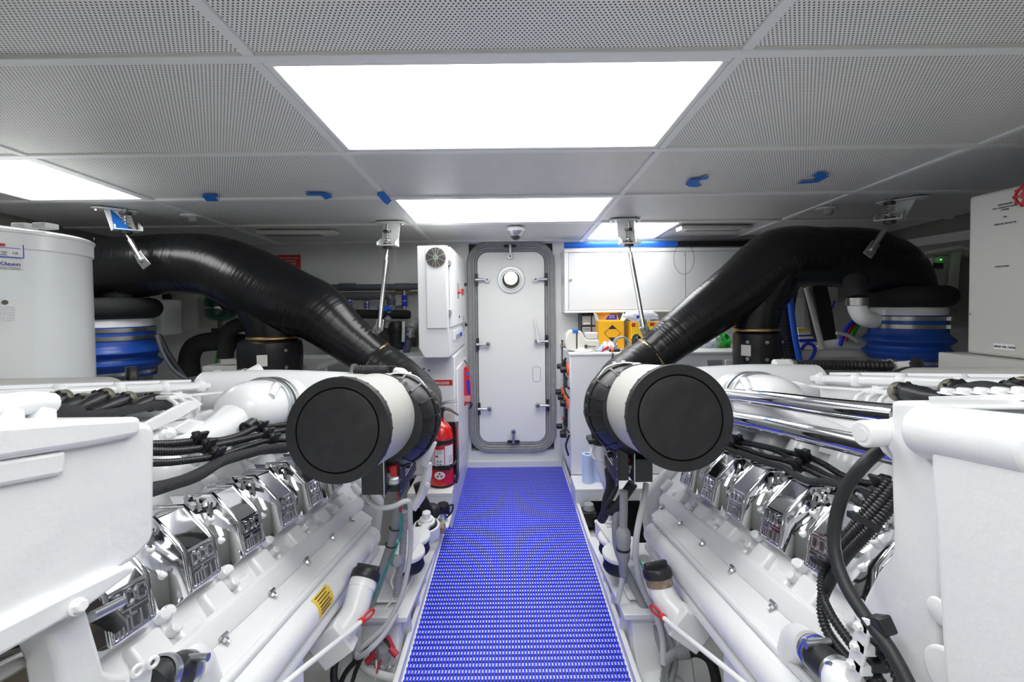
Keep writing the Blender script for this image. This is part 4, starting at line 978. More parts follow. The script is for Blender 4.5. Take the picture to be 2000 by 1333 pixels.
# ---- dark recess, left: boxes, hoses, expansion tank
Yr = 3.45
def gbox(name, label, cat, px0, py0, px1, py1, Y, d, m_, bev=.006):
    p, q = at(px0, py1, Y), at(px1, py0, Y); return tag(MB().bx(p.x, q.x, Y, Y + d, p.z, q.z).build(name, m_, bev=bev), label, cat)
o = gbox('junction_box', 'grey square junction box on the wall in the dark recess at left', 'box', 318, 572, 385, 647, 3.3, .3, 'tank', .014)
p, q = at(330, 575, 3.29), at(318, 640, 3.29)
tag(MB().tube([at(325, 566, 3.25), at(327, 600, 3.25), at(328, 642, 3.25)], .028, 12).build('foam_strip', 'foam'), 'black foam strip hanging over the junction box at left', 'strip')
gbox('filter_housing', 'pale filter housing behind the left blue bellows', 'housing', 288, 585, 316, 656, 3.1, .2, 'rim', .02)
c = at(432, 608, 3.3)
t = thing('expansion_tank', 'dark green pressure tank with a bright seam behind the left exhaust', 'tank', (c.x, 3.3, at(432, 628, 3.3).z))
z0, z1 = at(432, 627, 3.3).z, at(432, 571, 3.3).z
MB().lathe((c.x, 3.3, z0), (0, 0, 1), [(.03, 0), (.075, .012), (.10, .04), (.105, .08), (.105, z1 - z0 - .06), (.09, z1 - z0 - .02), (.03, z1 - z0)], 32).build('shell', 'green', t)
MB().pipe((c.x, 3.3, at(432, 601, 3.3).z - .006), (0, 0, 1), .104, .109, .012, 36).build('seam_band', 'steel', t)
b = MB(); P = at(430, 645, 3.3); b.cyl(P, P + V((0, 0, .09)), .016, .016, 10); b.box(P + V((0, 0, -.01)), (.10, .06, .05)); b.build('valve', 'dark', t, .004)
MB().bx(c.x - .06, c.x + .06, 3.38, YB, z0 + .05, z0 + .12).build('wall_bracket', 'dark', t, .003)
P = at(429, 653, 3.26); MB().bx(P.x - .03, P.x + .025, 3.25, 3.27, P.z - .012, P.z + .012).build('yellow_tag', 'labely', t)
def hose(name, label, pts, r, m_, rib=None, Y=None, n=12, cat='hose', parent=None, step=None):
    P = [at(*p[:2], p[2] if len(p) > 2 else Y) for p in pts]; o = MB().tube(P, r, n, rib=rib, step=step).build(name, m_, parent)
    if parent is None: tag(o, label, cat)
    return o
hose('foam_hose', 'thick black lagged hose bending down beside the green tank', [(372, 735), (370, 700), (382, 676), (410, 668), (450, 669), (490, 672)], .065, 'foam', Y=3.1, n=16)
hose('foam_hose', 'black lagged hose rising over the yellow tagged valve at left', [(440, 700), (445, 655), (460, 638), (500, 630)], .05, 'foam', Y=3.0, n=16)
hose('foam_hose', 'black lagged coupling beside top of the green tank', [(433, 592), (445, 586), (470, 585), (492, 590, 3.3), (500, 592, 3.6)], .055, 'foam', Y=3.12, n=16)
hose('blue_hose', 'thin dark blue hose running down beside the left bellows', [(306, 655), (318, 690), (338, 722), (370, 745)], .009, 'pvc', Y=2.35)
hose('black_hose', 'black hose running beside the thin blue one at left', [(310, 655), (328, 690), (345, 716), (365, 742)], .013, 'rubber', Y=2.45)
hose('green_hose', 'thin green hose dropping behind the lagged bend at left', [(428, 680), (424, 700), (422, 716)], .010, 'greenp', Y=3.2)
sh = MB(); p, q = at(396, 744, 2.93), at(620, 713, 2.93); sh.bx(p.x, q.x, 2.93, 3.4, q.z - .035, q.z); sh.bx(p.x, p.x + .05, 2.93, 2.98, q.z - .25, q.z - .035); sh.bx(p.x + .05, q.x, 3.05, 3.09, q.z - .3, q.z - .035)
tag(sh.build('equipment_shelf', 'wall', bev=.003), 'white equipment shelf behind the left engine under the exhaust', 'shelf')
sh = MB(); p, q = at(582, 742, 3.35), at(720, 708, 3.35); sh.bx(p.x, q.x + .3, 3.35, YB, q.z - .05, q.z); tag(sh.build('pipe_ledge', 'wall', bev=.003), 'pale ledge along the bulkhead below the grey pipes at left', 'ledge')
b = MB(); b.tube([at(580, 703, 3.3), at(640, 702, 3.3), at(700, 706, 3.3)], .035, 14); tag(b.build('white_pipe', 'bright'), 'white pipe lying along the bulkhead behind the left exhaust', 'pipe')
b = MB(); p, q = at(440, 711, 2.95), at(475, 703, 2.95); b.bx(p.x - .03, q.x + .1, 2.95, 3.1, p.z - .005, q.z + .005); tag(b.build('small_shelf_unit', 'tank'), 'small grey unit on the shelf beside the left jacketed stub', 'box')
# red sign on the bulkhead
s = thing('danger_sign', 'dark red warning sign on the bulkhead behind the left exhaust', 'sign', at(567, 525, YB - .006))
p, q = at(540, 525, YB), at(587, 498, YB)
MB().bx(p.x, q.x, YB - .004, YB, p.z, q.z).build('plate', 'signred', s)
for k, tx in enumerate(('WHEN ALARM SOUNDS', 'VACATE AT ONCE', 'CARBON DIOXIDE', 'BEING RELEASED')): text('lettering', tx, .015, 'inkw', s, ((p.x + q.x) / 2, YB - .0045, q.z - .03 - .024 * k), (1, 0, 0), (0, 0, 1), sx=1.0)
# ---- grey water manifold left of the cabinet
Yp = 3.42
def gp(pts, r, Y=Yp): return [at(*p, Y) for p in pts], r
t = thing('pipe_manifold', 'dark grey plastic pipe manifold with elbow and valve left of the cabinet', 'pipe manifold', at(715, 590, Yp))
b = MB(); b.tube([at(600, 562, Yp), at(720, 562, Yp), at(820, 560, Yp)], .026, 20); b.build('upper_pipe', 'pvc', t)
b = MB()
for x0, x1 in ((663, 695), (772, 800)): b.cyl(at(x0, 561.5, Yp), at(x1, 561, Yp), .031, .031, 20)
b.build('coupling', 'pvc', t)
Yq = 3.36
b = MB(); b.tube([at(610, 580, Yq), at(680, 579, Yq), at(742, 579, Yq), at(759, 580, Yq), at(764, 587, Yq), at(764, 596, Yq)], .026, 20); b.build('lower_pipe', 'pvc', t)
b = MB(); b.cyl(at(692, 579, Yq), at(722, 579, Yq), .031, .031, 20); b.cyl(at(765, 584, Yq), at(763, 595, Yq), .032, .032, 20); b.build('coupling', 'pvc', t)
b = MB(); b.cyl(at(764, 594, Yq), at(757, 632, Yq), .024, .022, 16); b.cyl(at(762, 608, Yq), at(758, 626, Yq), .032, .034, 16); b.cyl(at(757, 630, Yq), at(754, 641, Yq), .015, .013, 12)
vb = b.build('ball_valve', 'grey', t, .002)
b = MB(); c = at(752, 603, Yq - .05); b.bar(at(738, 604, Yq - .05), at(766, 602, Yq - .05), .028, .014, (0, 1, 0)); b.cyl(c, c + V((0, .05, -.03)), .02, .016, 12); b.build('valve_handle', 'bluev', vb, .005)
b = MB(); b.cyl(at(640, 613, Yq), at(799, 615, Yq), .034, .034, 20); b.cyl(at(797, 615, Yq), at(801, 615, Yq), .03, .03, 20); b.build('heat_exchanger', 'foam', t)
for px, y0_, y1_, yy0, yy1 in ((683, 584, 606, 588, 600), (717, 588, 606, 592, 602), (790, 568, 606, 576, 600)):
    st = MB().cyl(at(px, y0_, Yq), at(px, y1_, Yq), .012, .012, 14).build('stub', 'steel', t)
    MB().cyl(at(px, yy0, Yq), at(px, yy1, Yq), .019, .019, 14).build('blue_sleeve', 'inkb', st)
    b = MB()
    for y in (yy0, (yy0 + yy1) / 2, yy1): p = at(px, y, Yq); b.pipe(p + V((0, 0, -.004)), (0, 0, 1), .018, .0205, .008, 16)
    b.build('clip', 'steel', st)
b = MB(); P = at(777, 635, Yq); b.lathe(at(774, 628, 3.3), (0, 0, -1), [(.035, 0), (.05, .02), (.055, .05), (.06, .05), (.06, .075), (.052, .08), (.052, .19), (.04, .22), (.02, .23)], 20)
t = tag(b.build('strainer_bowl', 'rubber'), 'black strainer bowl below the grey manifold, left of the cabinet', 'strainer')
hose('ribbed_hose', 'dark grey ribbed hose dropping beside the white cabinet', [(801, 652), (798, 668), (793, 690), (790, 712)], .026, 'pvc', (.012, .003), 3.1)
b = MB(); b.cyl(at(800, 657, 3.1), at(804, 640, 3.1), .03, .03, 16); b.tube([at(804, 642, 3.1), at(808, 634, 3.12), at(815, 630, 3.2)], .033, 14); t = tag(b.build('pipe_elbow', 'grey'), 'grey pipe elbow with clamped hose beside the white cabinet', 'pipe')
b = MB()
for y in (647, 656): p = at(801, y, 3.1); b.pipe(p + V((0, 0, -.012)), (0, 0, 1), .029, .034, .016, 18)
b.build('hose_clamp', 'steel', t)
hose('sight_tube', 'white sight tube beside the strainer bowl, left of the cabinet', [(788, 628), (788, 650), (787, 668)], .012, 'bright', Y=3.25, cat='tube')
hose('blue_wire', 'thin blue wire down beside the ribbed hose', [(795, 650), (790, 680), (789, 700)], .004, 'inkb', Y=3.08, cat='wire')
b = MB(); p = at(660, 573.5, YB - .02); q = at(815, 569, YB - .02); b.bx(p.x, q.x, YB - .04, YB - .001, p.z - .008, q.z); tag(b.build('wood_batten', 'wood'), 'narrow wooden batten on the bulkhead behind the grey pipes', 'batten')
for k, (a, c_) in enumerate((((672, 588), (705, 606)), ((772, 575), (786, 598)))):
    p, q = at(a[0], a[1], 3.52), at(c_[0], c_[1], 3.52)
    tag(MB().bx(p.x, q.x, 3.52, YB, q.z, p.z).build('wall_bracket', 'tank', bev=.004), ('pale bracket behind the two blue pipe sleeves at left', 'small grey box behind the blue pipe sleeve nearest the cabinet')[k], 'bracket')
gbox('dark_backing', 'plain dark backing box low behind the left manifold', 'casing', 640, 640, 812, 708, 3.5, .11, 'dark')  # plain dark box filling the space below the manifold
# ---- right recess
hose('black_hose', 'thick black hose standing beside the right jacketed stub', [(1538, 545), (1528, 600), (1532, 660), (1545, 730)], .075, 'rubber', Y=2.95, n=20, rib=(.02, .002))
o = hose('blue_striped_hose', 'black hose with bright blue printed stripe behind right exhaust', [(1541, 548), (1545, 600), (1553, 660), (1566, 725)], .018, 'bluev', Y=2.84)
hose('black_duct', 'flat black strap duct hanging behind the white rod at right', [(1590, 555), (1600, 600), (1608, 650), (1614, 690)], .075, 'foam', Y=3.25, n=4)
hose('white_rod', 'slim white rod leaning in the recess behind right exhaust', [(1575, 562), (1588, 610), (1607, 684)], .018, 'tank', Y=3.0, cat='rod')
gbox('switch_box', 'narrow grey switch box in the recess behind right exhaust', 'box', 1552, 582, 1574, 640, 3.3, .15, 'tank', .008)
gbox('wall_box', 'small grey wall box high in the right recess', 'box', 1613, 555, 1638, 589, 3.4, .15, 'tank', .006)
gbox('wall_box', 'second small grey box near the bellows elbow at right', 'box', 1651, 555, 1662, 589, 3.4, .15, 'tank', .006)
Yt = 3.1; tw = thing('striped_towel', 'striped towel with yellow and blue bands hanging in right recess', 'towel', at(1580, 675, Yt))
def strp(m_, y0_, y1_, nm):
    MB().prism([at(1558 + (y0_ - 640) * .15, y0_, Yt), at(1574 + (y0_ - 640) * .72, y0_ - 1, Yt), at(1574 + (y1_ - 640) * .72, y1_ - 1, Yt), at(1558 + (y1_ - 640) * .15, y1_, Yt)], (0, .02, 0)).build(nm, m_, tw)
for m_, a, c_ in (('offwhite', 640, 643), ('labely', 643, 649), ('offwhite', 649, 655), ('inkb', 655, 658), ('offwhite', 658, 663), ('inkb', 663, 669), ('offwhite', 669, 676)): strp(m_, a, c_, 'band')
sh = MB(); p, q = at(1566, 699, 2.9), at(1686, 684, 2.9); sh.bx(p.x, q.x, 2.9, 3.2, p.z, q.z); sh.bx(p.x, p.x + .09, 2.9, 2.95, p.z - .3, p.z); tag(sh.build('frame_beam', 'tank', bev=.003), 'grey beam across the recess below the striped towel', 'beam')
b = MB(); b.tube([at(1600, 683, 3.15), at(1650, 676, 3.15), at(1720, 676, 3.15)], .055, 16); tag(b.build('white_pipe', 'bright'), 'white pipe on the beam behind the right bellows', 'pipe')
for k, (nm, m_, r, off, lb) in enumerate((('blue_cable', 'inkb', .014, 0, 'blue cable curving behind the right bellows'), ('red_cable', 'signred', .012, 9, 'dark red cable curving behind the right bellows'), ('green_cable', 'greenp', .018, 17, 'green cable bundle curving behind the right bellows'))):
    hose(nm, lb, [(1640 + off, 676), (1650 + off, 648), (1664 + off * .9, 630), (1692 + off * .4, 612)], r, m_, Y=3.1 + .02 * k, cat='cable')
hose('white_cable', 'white cable crossing the coloured cables behind the bellows', [(1634, 651), (1655, 655), (1675, 667)], .012, 'bright', Y=2.98, cat='cable')
hose('blue_tube', 'loop of shiny blue tube on the grey beam at right', [(1566, 682), (1575, 672), (1587, 674), (1592, 684), (1585, 700), (1573, 712)], .010, 'inkb', Y=2.85, cat='tube')
hose('blue_wire', 'dark blue wire falling from the small grey wall box', [(1630, 588), (1622, 608), (1608, 628)], .006, 'inkb', Y=3.38, cat='wire')

# ================================================================== the two diesel engines, tilted down aft along the shafts
TL = math.radians(8.6); CT, ST = math.cos(TL), math.sin(TL)
EV, EW_ = V((0, CT, -ST)), V((0, ST, CT))
def E(s, X, v, w): return V((s * X, 0, H)) + EV * v + EW_ * w
def eprism(b, s, poly, v0, v1): return b.prism([E(s, X, v0, w) for X, w in poly], EV * (v1 - v0))
def fitting_uv(ob, o, ax):
    """unrolled UV for a punched cylinder"""
    me = ob.data; uv = me.uv_layers.new(name='UVMap'); o = V(o) - ob.location - (ob.parent.location if ob.parent else V()); ax = V(ax).normalized()
    a = ax.orthogonal().normalized(); b = ax.cross(a)
    for p in me.polygons:
        cs = []
        for li in p.loop_indices:
            d = me.vertices[me.loops[li].vertex_index].co - o; cs.append([math.atan2(d.dot(b), d.dot(a)), d.dot(ax), (d - ax * d.dot(ax)).length])
        m0 = cs[0][0]
        for c, li in zip(cs, p.loop_indices):
            while c[0] - m0 > PI: c[0] -= 2 * PI
            while c[0] - m0 < -PI: c[0] += 2 * PI
            uv.data[li].uv = (c[0] * .16, c[1])
# same punched sheet, but unrolled
_m = dots_mat('perforated_filter_wrap', (.74, .74, .70), (.09, .09, .085), .0080, .0125, .0024, .4); _nt = _m.node_tree; _tc = _nt.nodes['Texture Coordinate']
for _l in list(_nt.links):
    if _l.from_node == _tc: _to = _l.to_socket; _nt.links.remove(_l); _nt.links.new(_tc.outputs['UV'], _to)
M['meshuv'] = _m

GLY = {'D': [[(0, 0), (0, 1), (.72, 1), (1, .74), (1, .26), (.72, 0), (0, 0)]], 'C': [[(1, .72), (1, 1), (.28, 1), (0, .74), (0, .26), (.28, 0), (1, 0), (1, .28)]],
       'm': [[(0, 0), (0, 1), (1, 1), (1, 0)], [(.5, 1), (.5, 0)]], 't': [[(.15, 1.3), (.15, 0), (1, 0)], [(-.1, 1), (.85, 1)]], 'u': [[(0, 1), (0, 0), (1, 0), (1, 1)]]}
def stroke_text(b, word, o, ux, uy, un, gw, gh, gap, th, hgt):
    for k, ch in enumerate(word):
        for pl_ in GLY[ch]:
            for i in range(len(pl_) - 1):
                P = [o + ux * (k * (gw + gap) + x * gw) + uy * (y * gh) for x, y in pl_[i:i + 2]]
                d = (P[1] - P[0]).normalized(); b.bar(P[0] - d * th * .5 + un * hgt / 2, P[1] + d * th * .5 + un * hgt / 2, th, hgt, un)
def make_cover(s, par, v0):
    """chrome rocker cover of one cylinder at v0: frustum with rimmed face, bolts and raised letters"""
    prof = [(.714, -.486), (.738, -.399), (.812, -.328), (.885, -.330), (.925, -.33)]
    def sec(dv, d, k=0):
        out = []
        for i, (X, w) in enumerate(prof):
            q = d if i in (1, 2, 3) else (d * .75 if i == 0 else d * .3)
            out.append(E(s, X + .707 * q, v0 + dv, w - .707 * q))
        out += [E(s, .935, v0 + dv, -.325), E(s, .745, v0 + dv, -.515)]
        return out
    b = MB().loft([sec(-.088, .062), sec(-.068, .046), sec(-.053, .010), sec(-.050, 0), sec(.050, 0), sec(.053, .010), sec(.068, .046), sec(.088, .062)])
    cov = b.build('rocker_cover', 'chrome', par, .009, 4, 30)
    P0, P1, P2, P3 = [E(s, X, v0, w) for X, w in prof[:4]]
    uf = (P1 - P0).normalized(); nf = EV.cross(uf).normalized()
    if nf.x * s > 0: nf = -nf
    # raised rims: round the lettered face and over the crown
    b = MB(); lp = []
    for dv in (-.046, .046):
        b.tube([P0 + uf * .006 + EV * dv, P1 - uf * .002 + EV * dv, P1 * .5 + P2 * .5 + EV * dv, P2 + EV * dv, P3 + EV * dv], .0062, 10, sub=1)
    b.tube([P0 + uf * .006 - EV * .046, P0 + uf * .006 + EV * .046], .0055, 8, sub=1)
    b.build('rim', 'chrome', cov, sharp=60)
    ux = EV * (1 if s < 0 else -1); o = (P0 + P1) / 2 + nf * .0016
    b = MB(); stroke_text(b, 'DDC', o - ux * .034 + uf * .008, ux, uf, nf, .018, .025, .007, .0040, .0035)
    stroke_text(b, 'mtu', o - ux * .034 - uf * .036, ux, uf, nf, .018, .026, .007, .0042, .004)
    b.bar(o - ux * .036 + uf * .0005 + nf * .0015, o + ux * .036 + uf * .0005 + nf * .0015, .0022, .003, nf)
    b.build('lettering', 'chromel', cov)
    q0, q1 = P0 + uf * .012 + nf * .0004, P1 - uf * .006 + nf * .0004
    MB().hexa([q0 - EV * .040, q0 + EV * .040, q0 + EV * .040 + nf * .0016, q0 - EV * .040 + nf * .0016, q1 - EV * .040, q1 + EV * .040, q1 + EV * .040 + nf * .0016, q1 - EV * .040 + nf * .0016]).build('dark_reflection_plate', 'chromed', cov, .0006)  # added plate; its dark colour paints the face's reflection of dark surroundings
    # ledges and studs in the flanks
    b = MB()
    for sv in (-1, 1):
        for X, w, h in ((.762, -.446, .028), (.80, -.40, .036)):
            b.lathe(E(s, X + .02, v0 + sv * .062, w - .012) , (s * -.55, 0, .75), [(.010, 0), (.010, h), (.007, h + .003)], 12)
        b.lathe(E(s, .86, v0 + sv * .070, -.375), (s * -.4, 0, .8), [(.008, 0), (.008, .035), (.005, .038)], 10)
    b.build('stud', 'white', cov)
    b = MB()
    for sv in (-1, 1):
        for k in range(3): b.bar(E(s, .80 + .03 * k, v0 + sv * .066, -.385 + .02 * k), E(s, .815 + .03 * k, v0 + sv * .062, -.345 + .008 * k), .006, .012)
    b.build('fin', 'chrome', cov)
    return cov

def make_engine(s, label):
    t = thing('diesel_engine', label, 'engine', V((s * 1.2, 1.45, -.30)))
    V0, V1 = .58, 2.12
    # ---- block and heads
    blk = [(.672, -.60), (.74, -.515), (.93, -.325), (1.0, -.27), (1.12, -.22), (1.40, -.24), (1.5, -.29), (1.72, -.42), (1.78, -.55), (1.6, -.86), (.95, -.98), (.80, -.90), (.70, -.70)]
    eprism(MB(), s, blk, V0, V1).build('engine_block', 'white', t, .008)
    cvs = []
    c0 = make_cover(s, t, .896); cvs.append(c0)
    for k in range(1, 6): cvs.append(copy_tree(c0, EV * (.198 * k), t))
    # head castings stepping down from each cover to the bolted rail
    b = MB(); eprism(b, s, [(.708, -.535), (.664, -.575), (.672, -.595), (.74, -.54)], -.095, -.03); eprism(b, s, [(.722, -.51), (.682, -.553), (.70, -.57), (.75, -.53)], .0, .075)
    h0 = b.build('head_casting', 'white', t, .007, 3)
    h0.location += EV * .896
    WLOC[h0.name] += EV * .896
    for k in range(1, 7): c = h0.copy(); COL.objects.link(c); c.location = h0.location + EV * (.198 * k)
    b = MB(); n_ = V((-s * .707, 0, 0)) + EW_ * .707
    for dv, X, w in ((-.013, .722, -.497), (.013, .730, -.503), (.0, .705, -.528)): b.lathe(E(s, X + .012, dv, w - .012), n_, [(.012, 0), (.012, .018), (.009, .021)], 14)
    b0 = b.build('head_bolt', 'white', t); b0.location += EV * .997; WLOC[b0.name] += EV * .997
    for k in (-1, 1, 2, 3, 4): c = b0.copy(); COL.objects.link(c); c.location = b0.location + EV * (.198 * k)
    # thin fuel line kinking along above the covers
    P = []
    for k in range(6): v = .82 + .198 * k; P += [E(s, .905, v, -.300), E(s, .90, v + .05, -.285), E(s, .90, v + .13, -.285), E(s, .91, v + .16, -.302)]
    MB().tube(P, .0042, 6, sub=3).build('fuel_line', 'bright', t)
    # intake runners under the hoses, one to each cylinder
    b = MB().tube([E(s, .93, 0, -.36), E(s, .99, 0, -.265), E(s, 1.06, .02, -.22), E(s, 1.17, .04, -.20)], [.058, .060, .062, .06], 20)
    r0 = b.build('intake_runner', 'white', t, sharp=60); r0.location += EV * .90; WLOC[r0.name] += EV * .90
    for k in range(1, 6): c = r0.copy(); COL.objects.link(c); c.location = r0.location + EV * (.198 * k)
    b = MB(); b.box(E(s, .985, .0, -.205), (.05, .035, .02)); b.bolt(E(s, .985, 0, -.195), EW_, .012, .016); b.lathe(E(s, 1.0, .05, -.21), EW_, [(.022, 0), (.02, .03), (.012, .034)], 14)
    m0 = b.build('runner_bracket', 'white', t, .003); m0.location += EV * 1.0; WLOC[m0.name] += EV * 1.0
    for k in range(1, 5): c = m0.copy(); COL.objects.link(c); c.location = m0.location + EV * (.198 * k)
    # ---- bolted rail, shroud, manifold pipe and flange
    eprism(MB(), s, [(.690, -.548), (.672, -.548), (.650, -.578), (.646, -.592), (.656, -.594), (.664, -.58), (.690, -.56)], .62, 2.02).build('manifold_rail', 'white', t, .002)
    for k in range(6):
        v = (1.059 if s < 0 else .970) + .199 * k
        b = MB(); ax = V((-s * .8, 0, 0)) - EW_ * .6
        b.box(E(s, .646, v, -.584), (.007, .022, .015), V((s * .8, 0, 0)) + EW_ * .6, EV, V((-s * .6, 0, 0)) + EW_ * .8); b.bolt(E(s, .642, v, -.588), ax, .007, .008, washer=False); b.cyl(E(s, .636, v, -.592), E(s, .630, v, -.596), .004, .0055, 8)
        b.build('rail_bolt', 'zinc', t)
    sh = [(.664, -.582), (.606, -.618), (.594, -.628), (.60, -.645), (.66, -.62)]
    eprism(MB(), s, sh, .60, 1.98).build('manifold_shroud', 'white', t, .003)
    MB().tube([E(s, .592, .60, -.630), E(s, .592, 1.2, -.630), E(s, .592, 1.92, -.630)], .011, 12, sub=1).build('shroud_edge', 'white', t)
    b = MB(); b.tube([E(s, .588, .56, -.684), E(s, .588, 1.3, -.684), E(s, .588, 1.92, -.684)], .0445, 28, sub=1)
    for v in (1.80, 1.84): b.ring(E(s, .588, v, -.684), EV, .044, .003, 28, 6)
    b.build('manifold_pipe', 'white', t, sharp=50)
    eprism(MB(), s, [(.60, -.722), (.568, -.722), (.556, -.738), (.556, -.756), (.566, -.760), (.61, -.74)], .58, 1.96).build('manifold_flange', 'white', t, .004)
    eprism(MB(), s, [(.66, -.74), (.585, -.765), (.575, -.90), (.62, -.96), (.85, -.93)], .6, 1.34).build('oil_sump', 'white', t, .012)
    eprism(MB(), s, [(.61, -.90), (.55, -.90), (.55, -.93), (.61, -.93)], .6, 1.30).build('sump_rail', 'white', t, .005)
    # ---- after cover: flywheel housing and pumps end
    eprism(MB(), s, [(.60, -.60), (.75, -.45), (1.0, -.22), (1.5, -.22), (1.85, -.6), (1.5, -1.0), (.8, -.95), (.62, -.8)], V1, V1 + .06).build('flywheel_housing', 'cast', t, .015)
    # ---- oil filler neck with black cap, on its mounting pad
    if s < 0: A_, B_, C_, cap = at(664, 1236, X=-.535), at(690, 1200, X=-.505), at(703, 1158, X=-.495), at(711, 1134, X=-.49)
    else: A_, B_, C_, cap = at(1330, 1208, X=.535), at(1304, 1178, X=.505), at(1291, 1150, X=.495), at(1286, 1128, X=.49)
    fl = MB().tube([A_ + (A_ - B_) * .3, A_, B_, C_, C_ + (cap - C_) * .35], .041, 24, sub=8).build('oil_filler', 'white', t, sharp=60)
    ax = (cap - C_).normalized(); o = C_ + (cap - C_) * .3
    MB().lathe(o, ax, [(.043, 0), (.044, .012), (.042, .028)], 28).build('neck_thread', 'rust' if s > 0 else 'white', fl)
    b = MB(); b.lathe(o, ax, [(.046, .024), (.048, .03), (.048, .046), (.044, .054)], 30); b.build('filler_cap', 'plast', fl, .002)
    b = MB(); b.box(o + ax * .060, (.078, .022, .022), V((1, .1, 0)) - ax * V((1, .1, 0)).dot(ax), ax.cross(V((1, .1, 0))), ax); b.build('cap_grip', 'plast', fl, .004)
    b = MB(); q = A_ + (A_ - B_).normalized() * .03; b.box(q, (.10, .05, .11), (s * .6, 0, .8), (0, 1, 0), (s * -.8, 0, .6)); b.build('filler_pad', 'white', t, .006)
    # dipstick tube with red pull ring
    if s < 0: P = [at(704, 1216, X=-.47), at(676, 1240, X=-.49), at(600, 1300, X=-.52), at(540, 1350, X=-.54)]
    else: P = [at(1297, 1208, X=.47), at(1325, 1232, X=.49), at(1400, 1292, X=.52), at(1470, 1350, X=.54)]
    dp = MB().tube(P, .0072, 12).build('dipstick_tube', 'bright', t)
    d_ = (P[0] - P[1]).normalized(); b = MB(); b.cyl(P[0], P[0] + d_ * .012, .011, .010, 12); lp = [P[0] + d_ * (.012 + .06 * (.5 - .5 * math.cos(g))) + V((0, -.2, 1)).normalized() * .012 * math.sin(g) for g in [2 * PI * k / 14 for k in range(15)]]; b.tube(lp, .0038, 7, sub=2); b.build('pull_ring', 'redp', dp)
    # ---- top: lidded charge air manifold
    tv0, tv1 = .95, 1.78
    b = MB(); eprism(b, s, [(1.23, -.062), (1.23, -.17), (1.33, -.22), (1.42, -.22), (1.42, -.062)], tv0, tv1); b.build('air_manifold', 'white', t, .006)
    b = MB(); eprism(b, s, [(1.205, -.036), (1.195, -.044), (1.195, -.062), (1.21, -.070), (1.42, -.070), (1.42, -.036)], tv0, tv1)
    lid = b.build('manifold_lid', 'white', t, .004)
    for k in range(5):
        v = tv0 + .06 + .18 * k; b = MB(); b.lathe(E(s, 1.205, v, -.072), EW_, [(.017, 0), (.020, .004), (.020, .030), (.017, .036), (.012, .04)], 16); b.bolt(E(s, 1.21, v, -.034), EW_, .009, .008)
        b.build('lid_bolt', 'white', lid)
    b = MB(); eprism(b, s, [(1.24, -.026), (1.24, -.036), (1.40, -.036), (1.40, -.026)], tv0 + .1, tv1 - .05); b.build('lid_strip', 'white', lid, .002)
    # rocker-valley shelf between the manifold and the runners
    eprism(MB(), s, [(1.02, -.205), (1.10, -.15), (1.24, -.15), (1.24, -.24), (1.05, -.24)], .85, 1.80).build('valley_cover', 'cast', t, .01)
    # ---- crossover pipe and charge air elbow with steel band clamps
    b = MB(); b.tube([E(s, .50, 1.98, -.105), E(s, .75, 1.98, -.095), E(s, 1.05, 1.96, -.09), E(s, 1.32, 1.93, -.10)], [.085, .092, .10, .105], 30); b.build('crossover_pipe', 'white', t, sharp=60)
    ec = lambda v: E(s, .945, v, -.135)
    MB().lathe(ec(1.52), EV, [(.02, 0), (.06, .01), (.09, .04), (.104, .10), (.106, .22), (.106, .40)], 40).build('charge_air_elbow', 'white', t, sharp=50)
    b = MB()
    for v in (1.695, 1.745): b.pipe(ec(v), EV, .104, .116, .030, 44)
    cl = b.build('band_clamp', 'zinc', t, .002)
    MB().pipe(ec(1.725), EV, .104, .112, .02, 44).build('clamp_hose', 'rubber', cl)
    b = MB(); b.tube([E(s, .86, 1.60, -.09), E(s, .875, 1.66, -.055), E(s, .89, 1.70, -.06)], .016, 12); b.tube([E(s, 1.01, 1.58, -.10), E(s, 1.03, 1.66, -.07)], .02, 12); b.build('elbow_rib', 'white', t)
    # webbed casting arm from the elbow down to the heads
    b = MB(); b.tube([E(s, 1.06, 1.10, -.225), E(s, 1.01, 1.30, -.225), E(s, .97, 1.46, -.20), E(s, .95, 1.58, -.16)], [.022, .032, .05, .075], 20); b.build('intake_arm', 'cast', t, sharp=60)
    b = MB(); b.loft([[E(s, X, v, w) for X, v, w in q] for q in (((.93, 1.30, -.26), (.93, 1.38, -.26), (1.0, 1.38, -.26), (1.0, 1.30, -.26)), ((.945, 1.32, -.20), (.945, 1.36, -.20), (.98, 1.36, -.185), (.98, 1.32, -.185)))]); b.lathe(E(s, .962, 1.34, -.20), EW_, [(.016, 0), (.016, .012), (.007, .012), (.007, .004)], 16); b.build('cast_lug', 'cast', t, .005)
    # ---- lifting eyes with white wire loops
    for v, X, w in ((1.36 if s > 0 else 1.50, 1.13, -.10), (1.70 if s > 0 else 1.88, 1.08, -.095)):
        lb = MB(); lb.box(E(s, X, v, w + .02), (.05, .10, .014), (1, 0, 0), EV, EW_); lb.box(E(s, X - .02, v, w - .045), (.05, .10, .014), (1, 0, 0), EV, EW_); lb.box(E(s, X + .01, v + .03, w - .012), (.012, .03, .06), (1, 0, 0), EV, EW_)
        o_ = lb.build('loop_bracket', 'white', t, .003); b = MB()
        for k in range(3):
            vv = v - .045 + .045 * k; b.tube([E(s, X - .015, vv, w + .018), E(s, X - .055, vv - .015, w - .0), E(s, X - .06, vv - .01, w - .028), E(s, X - .03, vv + .004, w - .042)], .0062, 8)
        b.build('wire_loop', 'bright', o_)
        b = MB(); b.bolt(E(s, X - .02, v, w - .038), EW_, .010, .01); b.bolt(E(s, X - .0, v + .02, w + .027), EW_, .010, .01); b.build('bolt', 'white', o_)
